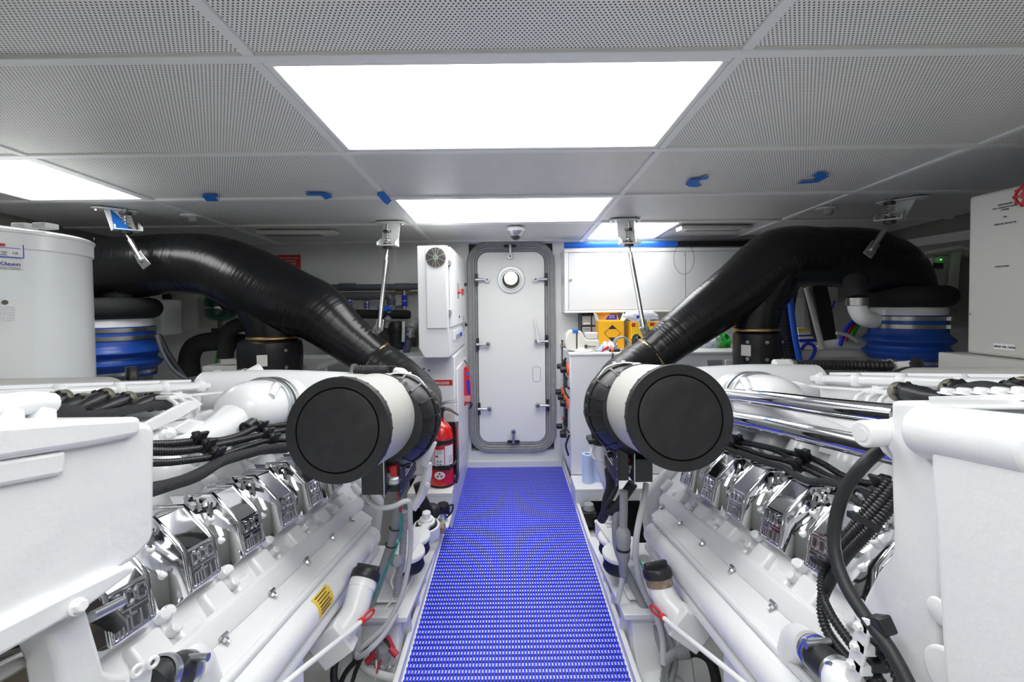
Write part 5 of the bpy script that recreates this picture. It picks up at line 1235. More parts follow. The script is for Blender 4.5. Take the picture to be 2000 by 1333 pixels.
    # flat cable tray along the lid edge
    dv_ = 0 if s > 0 else .14; b = MB(); P = [E(s, 1.14, 1.34 + dv_, -.068), E(s, 1.15, 1.45 + dv_, -.080), E(s, 1.14, 1.66 + dv_, -.078), E(s, 1.10, 1.72 + dv_, -.06), E(s, 1.06, 1.78 + dv_, -.058)]
    for i in range(4): b.bar(P[i], P[i + 1], .045, .008, EW_)
    b.build('cable_tray', 'white', t, .002)
    # ---- turbocharger compressor cover behind the filter: ribbed black dish
    dc = lambda v: E(s, .46 if s < 0 else .475, v, -.190 if s < 0 else -.160)
    tc_ = MB().lathe(dc(1.63), EV, [(.10, .01), (.138, .012), (.155, .04), (.169, .075), (.176, .11), (.170, .135), (.15, .155), (.10, .18), (.05, .19)], 48).build('compressor_cover', 'plast', t, sharp=40)
    b = MB()
    for k in range(16):
        g = 2 * PI * k / 16 + .1; u = V((math.cos(g), 0, 0)) + EW_ * math.sin(g)
        b.bar(dc(1.645) + u * .142, dc(1.735) + u * .176, .008, .014, u)
    b.ring(dc(1.735), EV, .177, .006, 48, 8); b.build('rib', 'plast', tc_)
    b = MB(); P = [dc(1.80) + V((-s * .13 * math.cos(g), 0, 0)) + EW_ * (.13 * math.sin(g)) for g in [k * PI / 7 - .6 for k in range(9)]]; b.tube(P, .052, 16); b.build('volute', 'leather', tc_)
    b = MB()
    for k in range(9):
        g = k * .28 - .5; u = V((-s * math.cos(g), 0, 0)) + EW_ * math.sin(g); b.lathe(dc(1.775) + u * .165, u, [(.010, 0), (.010, .012), (.006, .016)], 8)
    b.build('volute_bolt', 'dark', tc_)
    b = MB(); b.tube([dc(1.68) + EW_ * .165 + V((s * .02, 0, 0)), dc(1.72) + EW_ * .18 + V((-s * .02, 0, 0)), dc(1.75) + EW_ * .165 + V((-s * .09, 0, 0)), dc(1.76) + EW_ * .12 + V((-s * .13, 0, 0))], .0032, 8); b.build('clamp_band', 'bright', t)
    b = MB(); b.box(dc(1.70) + EW_ * .172 + V((s * .01, 0, 0)), (.028, .025, .012)); b.bolt(dc(1.70) + EW_ * .178 + V((-s * .04, 0, 0)), EW_, .008, .010); b.bolt(dc(1.70) + EW_ * .174 + V((-s * .075, 0, 0)), EW_, .007, .010); b.build('turbo_fitting', 'bright', t, .003)
    return t
ENG = {}
ENG[-1] = make_engine(-1, 'white diesel engine with chrome covers on the left of the walkway')
ENG[1] = make_engine(1, 'white diesel engine with chrome covers and pipes on the right of walkway')
tl, tr = ENG[-1], ENG[1]

# ---- air filters
def air_filter(s, front, fr_px, rear, rr_px, label):
    Y0, Y1 = 1.30, 1.645
    A_, B_ = at(*front, Y0), at(*rear, Y1); ax = (B_ - A_).normalized(); L = (B_ - A_).length; r0 = fr_px * Y0 / F; r1 = rr_px * Y1 / F
    t = thing('air_filter', label, 'air filter', A_ - V((0, 0, r0)))
    MB().lathe(A_, ax, [(r0 * .60, .014), (r0 * .80, .014), (r0 * .805, .004), (r0 * .985, .003), (r0, .010), (r0, .034), (r0 * .97, .04), (r0 * .6, .04)], 72, True).build('end_cap', 'capm', t, sharp=30)
    b = MB(); b.lathe(A_, ax, [(r0 * .772, .009), (r0 * .772, .0035), (r0 * .755, .0025), (r0 * .40, .004), (r0 * .12, .0055), (r0 * .06, .003), (.002, .003)], 72); 
    b.build('cap_disc', 'capm', t, sharp=25)
    b = MB(); b.pipe(A_ + ax * .0065, ax, r0 * .768, r0 * .806, .003, 72); b.build('cap_groove', 'pit', t)
    b = MB(); e1 = ax.orthogonal().normalized(); e2 = ax.cross(e1)
    for k in range(24):
        g = 2 * PI * k / 24; u = e1 * math.cos(g) + e2 * math.sin(g); b.box(A_ + ax * .026 + u * (r0 - .0012), (.004, .008, .022), u, ax.cross(u), ax)
    b.build('cap_notch', 'ink', t)
    bo = MB().lathe(A_, ax, [(r0 * .965, .036), (r1 * 1.0, L - .004)], 96).build('filter_body', 'meshuv', t, sharp=50); fitting_uv(bo, A_, ax)
    b = MB().lathe(A_, ax, [(r1 * .96, L - .006), (r1 * 1.015, L - .006), (r1 * 1.015, L + .006), (r1 * .9, L + .012)], 64); b.build('rear_ring', 'rubber', t)
    return t
air_filter(-1, (657.5, 841), 104.5, (733, 814), 84, 'big round black capped air filter on the left engine')
air_filter(1, (1330, 816), 105, (1263, 796), 84, 'big round black capped air filter on the right engine')
# outboard filters lying behind the lids
for s, lb in ((-1, 'perforated white filter drum under the water heater, behind left engine lid'), (1, 'perforated white filter drum behind the right engine lid, below oil tank')):
    t = thing('outboard_filter', lb, 'air filter', E(s, 1.548, 1.3, -.25))
    A_, B_ = E(s, 1.548, .95, -.133), E(s, 1.548, 1.72, -.133)
    o = MB().cyl(A_, B_, .122, .122, 64).build('drum', 'meshuv', t, sharp=50); fitting_uv(o, A_, B_ - A_)
    MB().lathe(B_, EV, [(.124, -.02), (.126, 0), (.122, .012), (.05, .014)], 48).build('end_ring', 'rubber', t)
# ================================================================== engine fittings that differ from side to side
def Lx(px, py, X): return at(px, py, X=-X)
def Rx(px, py, X): return at(px, py, X=X)
def part_hose(name, m_, pts, r, par, rib=None, n=10, step=None): return MB().tube(pts, r, n, rib=rib, step=step).build(name, m_, par, sharp=70)
# ---- left harnesses over the covers
CO = (.0085, .0022)
hl = [
 ('conduit', 'plast', [(290, 869, .86), (330, 868, .86), (380, 863, .86), (430, 861, .86), (470, 850, .86), (500, 836, .86), (530, 833, .86), (570, 829, .84)], .0105, CO),
 ('conduit', 'plast', [(290, 882, .84), (345, 882, .84), (400, 875, .84), (450, 865, .84), (500, 853, .84), (530, 846, .84), (575, 838, .82)], .0110, CO),
 ('conduit', 'plast', [(290, 905, .82), (340, 903, .82), (410, 894, .82), (450, 884, .82), (500, 867, .82), (530, 861, .82), (575, 860, .80)], .0090, CO),
 ('braided_loom', 'braid', [(285, 962, .80), (330, 948, .80), (385, 930, .80), (430, 903, .80), (470, 890, .80), (520, 878, .80), (575, 872, .80)], .0150, None),
 ('braided_loom', 'braid', [(300, 950, .815), (350, 938, .815), (410, 912, .815), (440, 896, .82), (500, 884, .82), (560, 880, .82)], .0100, None),
 ('conduit', 'plast', [(478, 838, .88), (492, 826, .88), (505, 816, .88), (520, 806, .88), (540, 800, .88), (552, 806, .88), (558, 818, .88)], .0080, CO)]
for nm, m_, P, r, rib in hl: part_hose(nm, m_, [Lx(*p) for p in P], r, tl, rib)
def face(b, pts, X, s, d): return b.prism([at(*p, X=s * X) for p in pts], (s * d, 0, 0))
def clip(px, py, X, s, par):
    p = at(px, py, X=s * X); b = MB(); u = V((s * -.5, .0, .87)); vv = EV
    b.box(p, (.030, .016, .034), vv, u.cross(vv), u); b.box(p + u * .004 + V((-s * .014, 0, 0)), (.036, .009, .044), vv, u.cross(vv), u); b.bar(p + u * .018 - vv * .014, p + u * .018 + vv * .014, .024, .008, u)
    b.build('cable_clip', 'plast', par, .003)
    b = MB(); b.box(p - u * .03, (.04, .03, .04), vv, u.cross(vv), u); b.build('clip_foot', 'white', par, .003)
for q in ((381, 860, .86), (399, 874, .84), (417, 890, .82), (505, 836, .86), (517, 849, .84), (529, 860, .82)): clip(*q, -1, tl)
face(MB(), [(283, 828), (300, 842), (345, 822), (398, 790), (388, 783), (368, 783), (330, 802)], 1.0, -1, .012).build('flat_stay', 'white', tl, .003)
face(MB(), [(340, 838), (352, 846), (385, 850), (425, 842), (450, 828), (515, 788), (507, 775), (438, 815), (400, 824), (370, 820)], .98, -1, .012).build('bent_stay', 'white', tl, .003)
b = MB(); b.lathe(Lx(326, 850, .95), (1, -.6, .1), [(.02, 0), (.022, .006), (.010, .012), (.010, .016)], 20); b.bar(Lx(322, 834, .95), Lx(330, 850, .95), .012, .006); b.build('drain_plug', 'white', tl, .002)
b = MB(); p = Lx(480, 837, .88); q = Lx(494, 824, .88); b.cyl(p, q, .021, .015, 14); b.ring(p, q - p, .019, .004, 16, 6); b.build('plug', 'plast', tl)
p, q = Lx(517, 808, .88), Lx(525, 804, .88); MB().cyl(p, q, .0125, .0125, 12).build('yellow_sleeve', 'labely', tl)
# plugs along the lid
def plug(a, c, s, X, par, r=.021):
    A_, B_ = at(*a, X=s * X), at(*c, X=s * (X - .05)); d = (B_ - A_).normalized(); L = (B_ - A_).length
    so = MB().lathe(A_ - d * .03, d, [(r * 1.15, 0), (r * 1.15, .02), (r * 1.05, .022), (r * 1.05, .03)], 20).build('socket', 'socket', par)
    b = MB(); b.lathe(A_, d, [(r * 1.1, 0), (r * 1.15, .012), (r * 1.0, .016), (r * 1.0, L * .5), (r * .8, L * .55), (r * .7, L)], 18)
    for k in range(10): g = 2 * PI * k / 10; e1 = d.orthogonal().normalized(); e2 = d.cross(e1); b.box(A_ + d * .008 + (e1 * math.cos(g) + e2 * math.sin(g)) * r * 1.13, (.006, .006, .014), e1, e2, d)
    b.build('plug_body', 'plast', so)
for a, c in (((112, 783), (70, 806)), ((150, 788), (92, 808)), ((196, 778), (140, 803)), ((240, 783), (172, 808)), ((296, 782), (236, 806)), ((330, 786), (292, 796))): plug(a, c, -1, 1.18, tl)
part_hose('braided_loom', 'braid', [Lx(60, 820, 1.02), Lx(120, 814, 1.05), Lx(190, 811, 1.08), (Lx(250, 802, 1.1)), Lx(300, 793, 1.12), Lx(330, 788, 1.13)], .013, tl)
part_hose('braided_loom', 'braid', [Lx(30, 812, 1.0), Lx(95, 806, 1.03), Lx(150, 808, 1.06)], .02, tl)
# breather hose behind the left filter, capped sensor and elbow
part_hose('breather_hose', 'rubber', [at(687, 724, 1.95), at(720, 725, 1.95), at(762, 726, 1.92)], .026, tl, (.012, .003), 14)
b = MB(); b.pipe(at(688, 724, 1.95), (1, 0, 0), .026, .03, .014, 16); b.build('hose_clip', 'steel', tl)
p = at(765, 736, 1.85); b = MB(); b.lathe(p, (0, 0, 1), [(.022, 0), (.022, .018), (.019, .02), (.019, .045)], 18); s_ = b.build('breather_cap', 'plast', tl); MB().box(p + V((.0, -.021, .008)), (.02, .004, .016)).build('yellow_mark', 'labely', s_)
part_hose('white_elbow', 'bright', [at(772, 726, 1.85), at(785, 728, 1.83), at(793, 737, 1.80), at(794, 755, 1.78)], .018, tl, n=14)
b = MB(); b.cyl(at(480, 738, 1.95), at(510, 722, 2.0), .030, .030, 16); b.build('white_sleeve', 'bright', tl); 
b = MB(); b.cyl(at(445, 744, 1.92), at(482, 738, 1.95), .030, .036, 16); h_ = b.build('sleeve_hose', 'rubber', tl)
b = MB()
for px, py in ((470, 738), (477, 737)): b.pipe(at(px, py, 1.945), (.9, .1, .2), .033, .038, .012, 18)
b.build('hose_clip', 'steel', h_)
b = MB(); b.cyl(at(426, 733, 2.0), at(450, 736, 2.0), .008, .008, 10); b.lathe(at(424, 731, 2.0), (0, 0, 1), [(.018, -.01), (.018, .015)], 10); b.build('sensor', 'bright', tl)
p = at(257, 736, 1.75); MB().lathe(p + V((0, 0, -.02)), (0, 0, 1), [(.022, 0), (.022, .025), (.019, .03), (.019, .06)], 16).build('breather_cap', 'plast', tl)

# ---- left front: expansion tank casting with ribs, foot plate, belt drive
def face(b, pts, X, s, d): return b.prism([at(*p, X=s * X) for p in pts], (s * d, 0, 0))
t = tl
face(MB(), [(-90, 868), (0, 842), (150, 830), (284, 824), (300, 828), (306, 842), (305, 1040), (298, 1062), (262, 1098), (0, 1262), (-90, 1318)], .62, -1, .50).build('coolant_tank', 'cast', t, .012, 4)
face(MB(), [(-90, 838), (0, 828), (150, 819), (279, 814), (276, 852), (180, 872), (0, 902), (-90, 915)], .608, -1, .4).build('tank_lip', 'cast', t, .009, 3)
face(MB(), [(-90, 910), (0, 900), (133, 880), (128, 928), (0, 953), (-90, 970)], .613, -1, .2).build('tank_pad', 'cast', t, .006, 3)
face(MB(), [(-90, 1275), (0, 1226), (120, 1166), (246, 1106), (262, 1106), (264, 1118), (172, 1187), (0, 1284), (-90, 1335)], .60, -1, .3).build('tank_flange', 'cast', t, .006, 3)
b = MB(); b.bolt(Lx(150, 1186, .598), (1, -.15, .2), .0085, .011); b.build('flange_bolt', 'cast', t, .002)
face(MB(), [(92, 1238), (172, 1187), (196, 1270), (206, 1308), (222, 1316), (300, 1316), (300, 1400), (130, 1400), (112, 1290)], .628, -1, .05).build('foot_plate', 'cast', t, .008, 3)
# handle-like filler bar above
b = MB(); b.tube([Lx(-60, 800, .80), Lx(0, 795, .80), Lx(60, 788, .80), Lx(100, 790, .80)], .020, 14); 
for px in (12, 78): b.bar(Lx(px, 795, .80), Lx(px + 2, 840, .78), .03, .03, (1, 0, 0))
b.build('guard_bar', 'cast', t, .006)
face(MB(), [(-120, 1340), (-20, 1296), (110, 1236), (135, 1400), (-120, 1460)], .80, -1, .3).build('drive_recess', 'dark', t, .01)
pu = MB().lathe(Lx(25, 1350, .74), (-.3, 1, 0), [(.055, 0), (.055, .012), (.046, .018), (.055, .024), (.046, .03), (.055, .036), (.046, .042), (.055, .048), (.055, .06), (.03, .06)], 36).build('belt_pulley', 'dark', t)
MB().cyl(Lx(-30, 1330, .66), Lx(60, 1282, .70), .012, .012, 12).build('belt_tensioner', 'steel', t)
b = MB(); b.tube([Lx(95, 1250, .66), Lx(108, 1290, .66), Lx(118, 1345, .66)], .012, 10); b.build('belt', 'rubber', t)
MB().cyl(Lx(178, 1206, .66), Lx(238, 1176, .67), .008, .008, 14).build('stud_rod', 'zinc', t)
MB().tube([Lx(196, 1200, .72), Lx(212, 1208, .72), Lx(228, 1222, .72)], .015, 12, rib=(.004, .0012)).build('spring', 'plast', t)
# coolant hose coupling low at the left
pA, pB, pC, pD = Lx(400, 1310, .60), Lx(362, 1312, .60), Lx(318, 1322, .60), Lx(255, 1345, .60)
MB().tube([Lx(400, 1350, .63), Lx(378, 1300, .615), pB], [.034, .034, .032], 18).build('coolant_elbow', 'white', t)
cp = MB().tube([pB, pC, Lx(290, 1345, .6)], .030, 20, sub=4).build('coupling_hose', 'rubber', t)
b = MB(); dd = (pC - pB).normalized(); b.pipe(pB + dd * .004, dd, .0295, .0335, .014, 28); b.pipe(pC, dd, .0295, .0335, .014, 28); b.cyl(pB + V((.01, -.01, .032)), pB + V((.05, -.01, .034)), .007, .007, 10); b.build('hose_clamp', 'zinc', cp)
text('lettering', '5W 6', .013, 'labely', cp, pC + V((-.0, -.032, .004)), (-dd.x, -dd.y, -dd.z), (0, .2, 1))
b = MB()
for p in ((266, 1310, .585), (296, 1294, .585)): b.pipe(Lx(*p), (1, -.4, .1), .004, .010, .006, 16)
face(b, [(256, 1318), (272, 1316), (286, 1306), (300, 1300), (296, 1330), (280, 1370), (240, 1370)], .588, -1, .006); b.build('eye_bracket', 'cast', t, .002)

# ---- right side: hoses, chrome pipes, front casting
t = tr
part_hose('chrome_pipe', 'chrome', [Rx(1395, 768, .85), Rx(1500, 780, .85), Rx(1620, 797, .85), Rx(1760, 814, .85)], .0262, t, n=28)
part_hose('chrome_pipe', 'chrome', [Rx(1395, 810, .80), Rx(1500, 830, .80), Rx(1620, 857, .80), Rx(1780, 893, .80)], .0262, t, n=28)
hr_ = [
 ('conduit', 'plast', [(1415, 850, .87), (1446, 861, .87), (1469, 867, .87), (1505, 875, .87), (1536, 884, .87), (1577, 893, .87), (1607, 906, .86), (1645, 929, .86), (1684, 943, .85), (1735, 950, .85)], .0088, CO),
 ('conduit', 'plast', [(1412, 862, .84), (1439, 872, .84), (1472, 884, .84), (1500, 893, .84), (1530, 899, .84), (1563, 911, .84), (1589, 923, .83), (1620, 937, .82), (1671, 953, .81), (1713, 972, .80), (1745, 985, .80)], .0085, CO),
 ('cable', 'rubber', [(1418, 856, .85), (1450, 866, .85), (1485, 873, .85), (1518, 883, .85), (1551, 900, .85), (1582, 911, .85), (1620, 930, .84), (1648, 940, .84), (1684, 955, .84), (1720, 966, .84)], .0070, None),
 ('braided_loom', 'braid', [(1410, 872, .82), (1440, 884, .82), (1467, 894, .82), (1505, 907, .82), (1530, 914, .82), (1556, 930, .81), (1582, 941, .81), (1607, 941, .81), (1640, 947, .81), (1665, 958, .81)], .0095, None),
 ('braided_loom', 'braid', [(1650, 950, .81), (1660, 964, .80), (1672, 979, .80), (1690, 986, .80)], .0085, None)]
for nm, m_, P, r, rib in hr_: part_hose(nm, m_, [Rx(*p) for p in P], r, t, rib)
for q in ((1447, 861, .86), (1434, 872, .84), (1577, 893, .86), (1563, 911, .84), (1732, 949, .82), (1713, 973, .80)): clip(*q, 1, t)
part_hose('front_hose', 'rubber', [Rx(1735, 868, .66), Rx(1690, 905, .62), Rx(1652, 955, .60), Rx(1632, 1015, .585), Rx(1630, 1075, .575), Rx(1650, 1140, .57), Rx(1690, 1205, .57), Rx(1735, 1265, .57), Rx(1775, 1340, .57), Rx(1790, 1380, .57)], .0105, t, n=14)
for P, r in (([(1765, 930, .70), (1720, 985, .66), (1680, 1030, .64), (1640, 1075, .63), (1610, 1115, .62), (1606, 1160, .61), (1625, 1205, .60), (1660, 1255, .60), (1700, 1310, .60), (1730, 1360, .60)], .0088),
             ([(1770, 950, .70), (1730, 1003, .66), (1690, 1047, .64), (1650, 1090, .63), (1625, 1130, .62), (1606, 1175, .62), (1612, 1225, .61), (1645, 1275, .61), (1690, 1320, .61), (1715, 1370, .61)], .0098),
             ([(1740, 940, .71), (1700, 985, .68), (1665, 1030, .66), (1645, 1060, .66)], .0085)):
    part_hose('conduit', 'plast', [Rx(*p) for p in P], r, t, (.0065, .0018), 12)
b = MB()
for px, py in ((1690, 1022), (1616, 1108)): p = Rx(px, py, .615); b.bar(p + V((-.02, 0, .012)), p + V((.025, 0, -.012)), .012, .004, (0, 1, 0)); b.box(p + V((-.025, -.004, .016)), (.012, .012, .01))
b.build('cable_tie', 'plast', t)
# cable bracket with bolts near the bottom
bk = MB(); bk.prism([Rx(*p, .56) for p in ((1675, 1203), (1697, 1211), (1692, 1262), (1674, 1345), (1645, 1345), (1660, 1262))], (.006, 0, 0)); bk = bk.build('cable_bracket', 'cast', t, .002)
b = MB()
for px, py in ((1678, 1224), (1671, 1263), (1663, 1298)): b.bolt(Rx(px, py, .559), (-1, -.3, 0), .006, .008)
b.build('bolt', 'white', bk)
b = MB()
for px, py in ((1700, 1228), (1693, 1266), (1686, 1304)): b.box(Rx(px, py, .57), (.02, .018, .018))
b.build('spacer', 'white', bk, .002)
b = MB(); b.box(Rx(1720, 1222, .575), (.022, .034, .026), (1, 0, .3), (0, .8, -.5), (-.2, .4, .9)); b.box(Rx(1712, 1258, .59), (.03, .03, .02)); b.box(Rx(1705, 1292, .59), (.03, .03, .02)); b.build('hose_clamp', 'plast', bk, .003)
part_hose('conduit', 'plast', [Rx(1700, 1260, .60), Rx(1735, 1295, .59), Rx(1760, 1345, .59)], .0075, t, (.0065, .0016))
part_hose('conduit', 'plast', [Rx(1690, 1300, .60), Rx(1715, 1325, .59), Rx(1740, 1370, .59)], .009, t, (.0065, .0018))
# coupling hose low at the right
pB, pC = Rx(1585, 1268, .58), Rx(1636, 1318, .58)
MB().tube([Rx(1550, 1290, .62), Rx(1562, 1256, .60), pB], [.034, .034, .030], 18).build('coolant_elbow', 'white', t)
cp = MB().tube([pB, (pB + pC) / 2, pC, Rx(1665, 1360, .58)], .029, 20, sub=4).build('coupling_hose', 'rubber', t)
dd = (pC - pB).normalized(); b = MB(); b.pipe(pB + dd * .006, dd, .0285, .0325, .014, 28); b.pipe(pC - dd * .002, dd, .0285, .0325, .014, 28)
e1 = dd.cross(V((1, 0, 0))).normalized()
for q in (pB + dd * .012, pC + dd * .006): b.cyl(q + V((-.022, -.01, .026)), q + V((.02, -.01, .030)), .007, .007, 10); b.lathe(q + V((-.022, -.01, .026)), (-1, 0, 0), [(.009, 0), (.009, .006)], 10)
b.build('hose_clamp', 'zinc', cp)
b = MB(); b.lathe(pB + dd * .012 - V((0, 0, 0)), dd, [(.0330, 0), (.0330, .003)], 28); b.build('blue_band', 'inkb', cp)
MB().tube([pC + dd * .02, Rx(1650, 1340, .57), Rx(1668, 1380, .57)], [.032, .034, .034], 18).build('white_pipe', 'white', t)
# front post and tank
face(MB(), [(1738, 783), (1792, 783), (1822, 795), (1838, 830), (1838, 1400), (1640, 1400), (1652, 1310), (1672, 1215), (1688, 1165), (1712, 1118), (1738, 1082), (1742, 1060), (1737, 890), (1726, 872), (1738, 845)], .625, 1, .40).build('front_post', 'cast', t, .014, 4)
b = MB(); c = Rx(1682, 848, .592); b.lathe(c, (1, .05, .02), [(.011, 0), (.021, 0), (.0225, .004), (.0225, .060), (.026, .085), (.026, .10)], 32); b.build('post_lug', 'cast', t, .002)
b = MB(); b.lathe(c + V((-.001, 0, 0)), (1, .05, .02), [(.012, .0), (.0105, .010), (.003, .012)], 24); b.build('lug_hole', 'white', t)
face(MB(), [(1700, 838), (1740, 812), (1745, 838), (1745, 905), (1700, 868)], .64, 1, .05).build('lug_web', 'cast', t, .006, 3)
b = MB(); b.tube([Rx(1806, 842, .632), Rx(1900, 858, .632), Rx(2060, 884, .632)], .0405, 36, sub=1); b.build('tank_top_pipe', 'brush', t, .008, 3, 60)
face(MB(), [(1812, 880), (1850, 868), (2100, 905), (2100, 1420), (1846, 1420), (1834, 1240), (1824, 1060)], .600, 1, .5).build('coolant_tank', 'brush', t, .01, 4)
face(MB(), [(1790, 788), (1838, 792), (2080, 790), (2080, 800), (1838, 801), (1815, 826), (1806, 862), (1800, 862), (1802, 820)], .66, 1, .2).build('tank_saddle', 'cast', t, .004)
b = MB(); b.lathe(Rx(1838, 1195, .622), (-1, 0, 0), [(.019, 0), (.019, .004), (.016, .006)], 28); b.lathe(Rx(1862, 1320, .622), (-1, -.1, 0), [(.036, 0), (.036, .006), (.033, .009)], 36); b.build('boss', 'cast', t, .002)
# bolted strip and plugs over the tank
b = MB(); b.bar(Rx(1840, 780, .80), Rx(2080, 775, .80), .05, .010, (0, 0, 1))
for px in (1853, 1885, 1920, 1955, 1995): b.bolt(Rx(px, 774, .80) + V((0, 0, .004)), (0, 0, 1), .012, .010); b.box(Rx(px - 4, 787, .80), (.028, .02, .02))
b.build('bolted_strip', 'cast', t, .002)
for a, c in (((1768, 768), (1850, 782)), ((1870, 765), (1905, 775)), ((1990, 766), (1960, 775))): plug(a, c, 1, 1.12, t, .026)
part_hose('braided_loom', 'braid', [Rx(1860, 778, 1.05), Rx(1890, 764, 1.06), Rx(1925, 760, 1.06), Rx(1965, 768, 1.04), Rx(2000, 776, 1.0)], .018, t)
part_hose('white_wire', 'bright', [Rx(1984, 752, 1.12), Rx(1992, 758, 1.1), Rx(2003, 764, 1.08)], .005, t)
# cooling hose along the back
part_hose('ribbed_hose', 'rubber', [at(1546, 714, 2.0), at(1600, 713, 2.0), at(1660, 714, 2.0), at(1742, 716, 1.95)], .0235, t, (.0165, .0045), 18)
b = MB(); b.cyl(at(1512, 712, 2.0), at(1542, 713, 2.0), .023, .026, 16); b.cyl(at(1750, 716, 1.94), at(1782, 715, 1.92), .020, .024, 16); b.build('white_sleeve', 'bright', t)
b = MB()
for px in (1543, 1738): b.pipe(at(px, 714, 1.98), (1, 0, 0), .024, .029, .016, 18)
b.build('hose_clip', 'steel', t)
b = MB(); b.lathe(at(1790, 718, 1.9), (0, 0, 1), [(.026, -.02), (.026, .02), (.02, .022), (.02, .04)], 16); b.build('breather_cap', 'plast', t)
# compressor outlet, right
part_hose('compressor_outlet', 'plast', [at(1160, 775, 1.83), at(1166, 800, 1.85), at(1168, 835, 1.85), at(1170, 856, 1.85)], [.03, .034, .032, .03], t, n=20)
b = MB(); p = at(1169, 857, 1.85); b.box(p, (.095, .07, .022), (1, 0, .12), (0, 1, 0), (-.12, 0, 1)); b.build('outlet_flange', 'plast', t, .006)
part_hose('white_pipe', 'cast', [at(1172, 866, 1.85), at(1172, 890, 1.86), at(1182, 925, 1.88), at(1195, 960, 1.9)], .030, t, n=18)
b = MB(); b.ring(at(1173, 895, 1.86), (.1, 0, 1), .031, .003, 24, 6); b.tube([at(1158, 870, 1.83), at(1155, 885, 1.82), at(1162, 897, 1.82)], .007, 8); b.build('pipe_clamp', 'bright', t)
b = MB(); b.lathe(at(1153, 806, 1.80) , (-1, -.4, 0), [(.022, 0), (.022, .02), (.012, .026)], 16); b.build('outlet_plug', 'plast', t)
# left: white actuator brackets hanging by the extinguisher
t = tl
b = MB(); b.tube([at(814, 878, 1.93), at(826, 866, 1.93), at(842, 851, 1.93)], .008, 10); b.tube([at(820, 905, 1.93), at(838, 874, 1.92), at(843, 862, 1.93)], .008, 10); b.cyl(at(838, 862, 1.87), at(848, 850, 1.87), .016, .016, 12); b.build('actuator_rod', 'bright', t)
b = MB(); b.bar(at(848, 862, 1.96), at(828, 912, 1.94), .03, .015, (0, 1, 0)); b.build('actuator', 'cab', t, .004)
b = MB(); b.tube([at(836, 905, 2.0), at(834, 930, 2.0), at(824, 965, 2.0), at(806, 995, 1.98)], [.018, .022, .022, .018], 14); b.lathe(at(833, 948, 1.97), (1, -.5, 0), [(.014, 0), (.012, .014)], 12); b.build('coolant_housing', 'cast', t)
b = MB(); b.tube([at(836, 845, 1.95), at(830, 858, 1.92), at(822, 868, 1.9)], .012, 10); b.build('damper', 'steel', t)

# ================================================================== local control boxes and the wiring along the walkway
def ctrl(s, label, b1, sidep, tall):
    """b1: small box front face (px0,py0,px1,py1,Y); sidep: quad of its lettered side; tall: quad of the knobbed panel"""
    p, q = at(b1[0], b1[3], b1[4]), at(b1[2], b1[1], b1[4])
    t = thing('control_box', label, 'control box', ((p.x + q.x) / 2, b1[4] + .05, p.z))
    MB().bx(p.x, q.x, b1[4], b1[4] + .13, p.z, q.z).build('stop_box', 'plast', t, .003)
    xs = q.x if s < 0 else p.x; o_ = .003 * -s
    sp = MB().bx(xs, xs + o_, b1[4] - .004, b1[4] + .15, p.z - .006, q.z + .02).build('stop_panel', 'zinc', t)
    MB().bx(xs + o_, xs + o_ * 1.5, b1[4] + .0, b1[4] + .145, p.z, q.z + .015).build('panel_face', 'matd', t)
    m = (p.z + q.z) / 2; yg = b1[4] + .07
    g = MB().prism([V((xs + o_, yg + dy, m + dz)) for dy, dz in ((-.03, .03), (.02, .04), (.035, .0), (.02, -.03), (-.02, -.02))], (-s * .03, 0, 0)).build('switch_guard', 'redp', t, .006)
    b = MB(); b.lathe(V((xs, yg - .03, m + .0)), (-s, 0, 0), [(.012, 0), (.012, .014)], 12); b.lathe(V((xs, yg - .01, p.z + .03)), (-s, 0, 0), [(.02, 0), (.02, .03), (.014, .04)], 16); b.build('connector', 'zinc', t)
    # tall panel
    p2, q2 = at(tall[0], tall[3], tall[4]), at(tall[2], tall[1], tall[4]); 
    tb = MB(); tb.prism([V((p2.x, tall[4], q2.z)), V((q2.x, tall[4], q2.z)), V((q2.x, tall[4], p2.z)), V((p2.x, tall[4], p2.z))], (0, .27, 0)); tb.build('panel_box', 'plast', t, .003)
    xa = q2.x if s < 0 else p2.x
    Yq0, Yq1 = tall[4] - .005, tall[4] + .27
    pa = MB().bx(xa, xa - s * .004, Yq0, Yq1, p2.z - .02, q2.z + .005).build('knob_panel', 'plast', t, .001)
    kb = MB(); zr_ = q2.z - p2.z
    for dy, f in ((.09, .72), (.12, .48), (.18, .5), (.09, .38)): kb.lathe(V((xa - s * .004, Yq0 + dy, p2.z + zr_ * f)), (-s, 0, 0), [(.011, 0), (.011, .016), (.008, .018)], 12)
    kb.build('knob', 'plast', pa)
    b = MB(); b.lathe(V((xa - s * .004, Yq0 + .19, p2.z + zr_ * .72)), (-s, 0, 0), [(.022, 0), (.022, .014), (.018, .016), (.018, .032)], 18); b.build('socket', 'zinc', pa)
    b = MB()
    for dy in (.008, .266):
        for f in (.02, .25, .5, .75, .98): b.lathe(V((xa - s * .004, Yq0 + dy, p2.z + zr_ * f)), (-s, 0, 0), [(.004, 0), (.004, .002)], 8)
    b.build('screw', 'zinc', pa)
    b = MB()
    for k in range(3): b.bx(xa - s * .004, xa - s * .0048, Yq0 + .08, Yq0 + .22, p2.z + .03 + .016 * k, p2.z + .037 + .016 * k)
    b.build('white_print', 'inkw', pa)
    MB().bx(xa - s * .004, xa - s * .0044, Yq0 + .02, Yq0 + .26, p2.z, p2.z + .085).build('blue_field', 'matd', pa)
    return t
ctrl(-1, 'black engine control box with red switch guard under the left air filter', (706, 906, 749, 968, 1.55), None, (758, 868, 779, 962, 1.62))
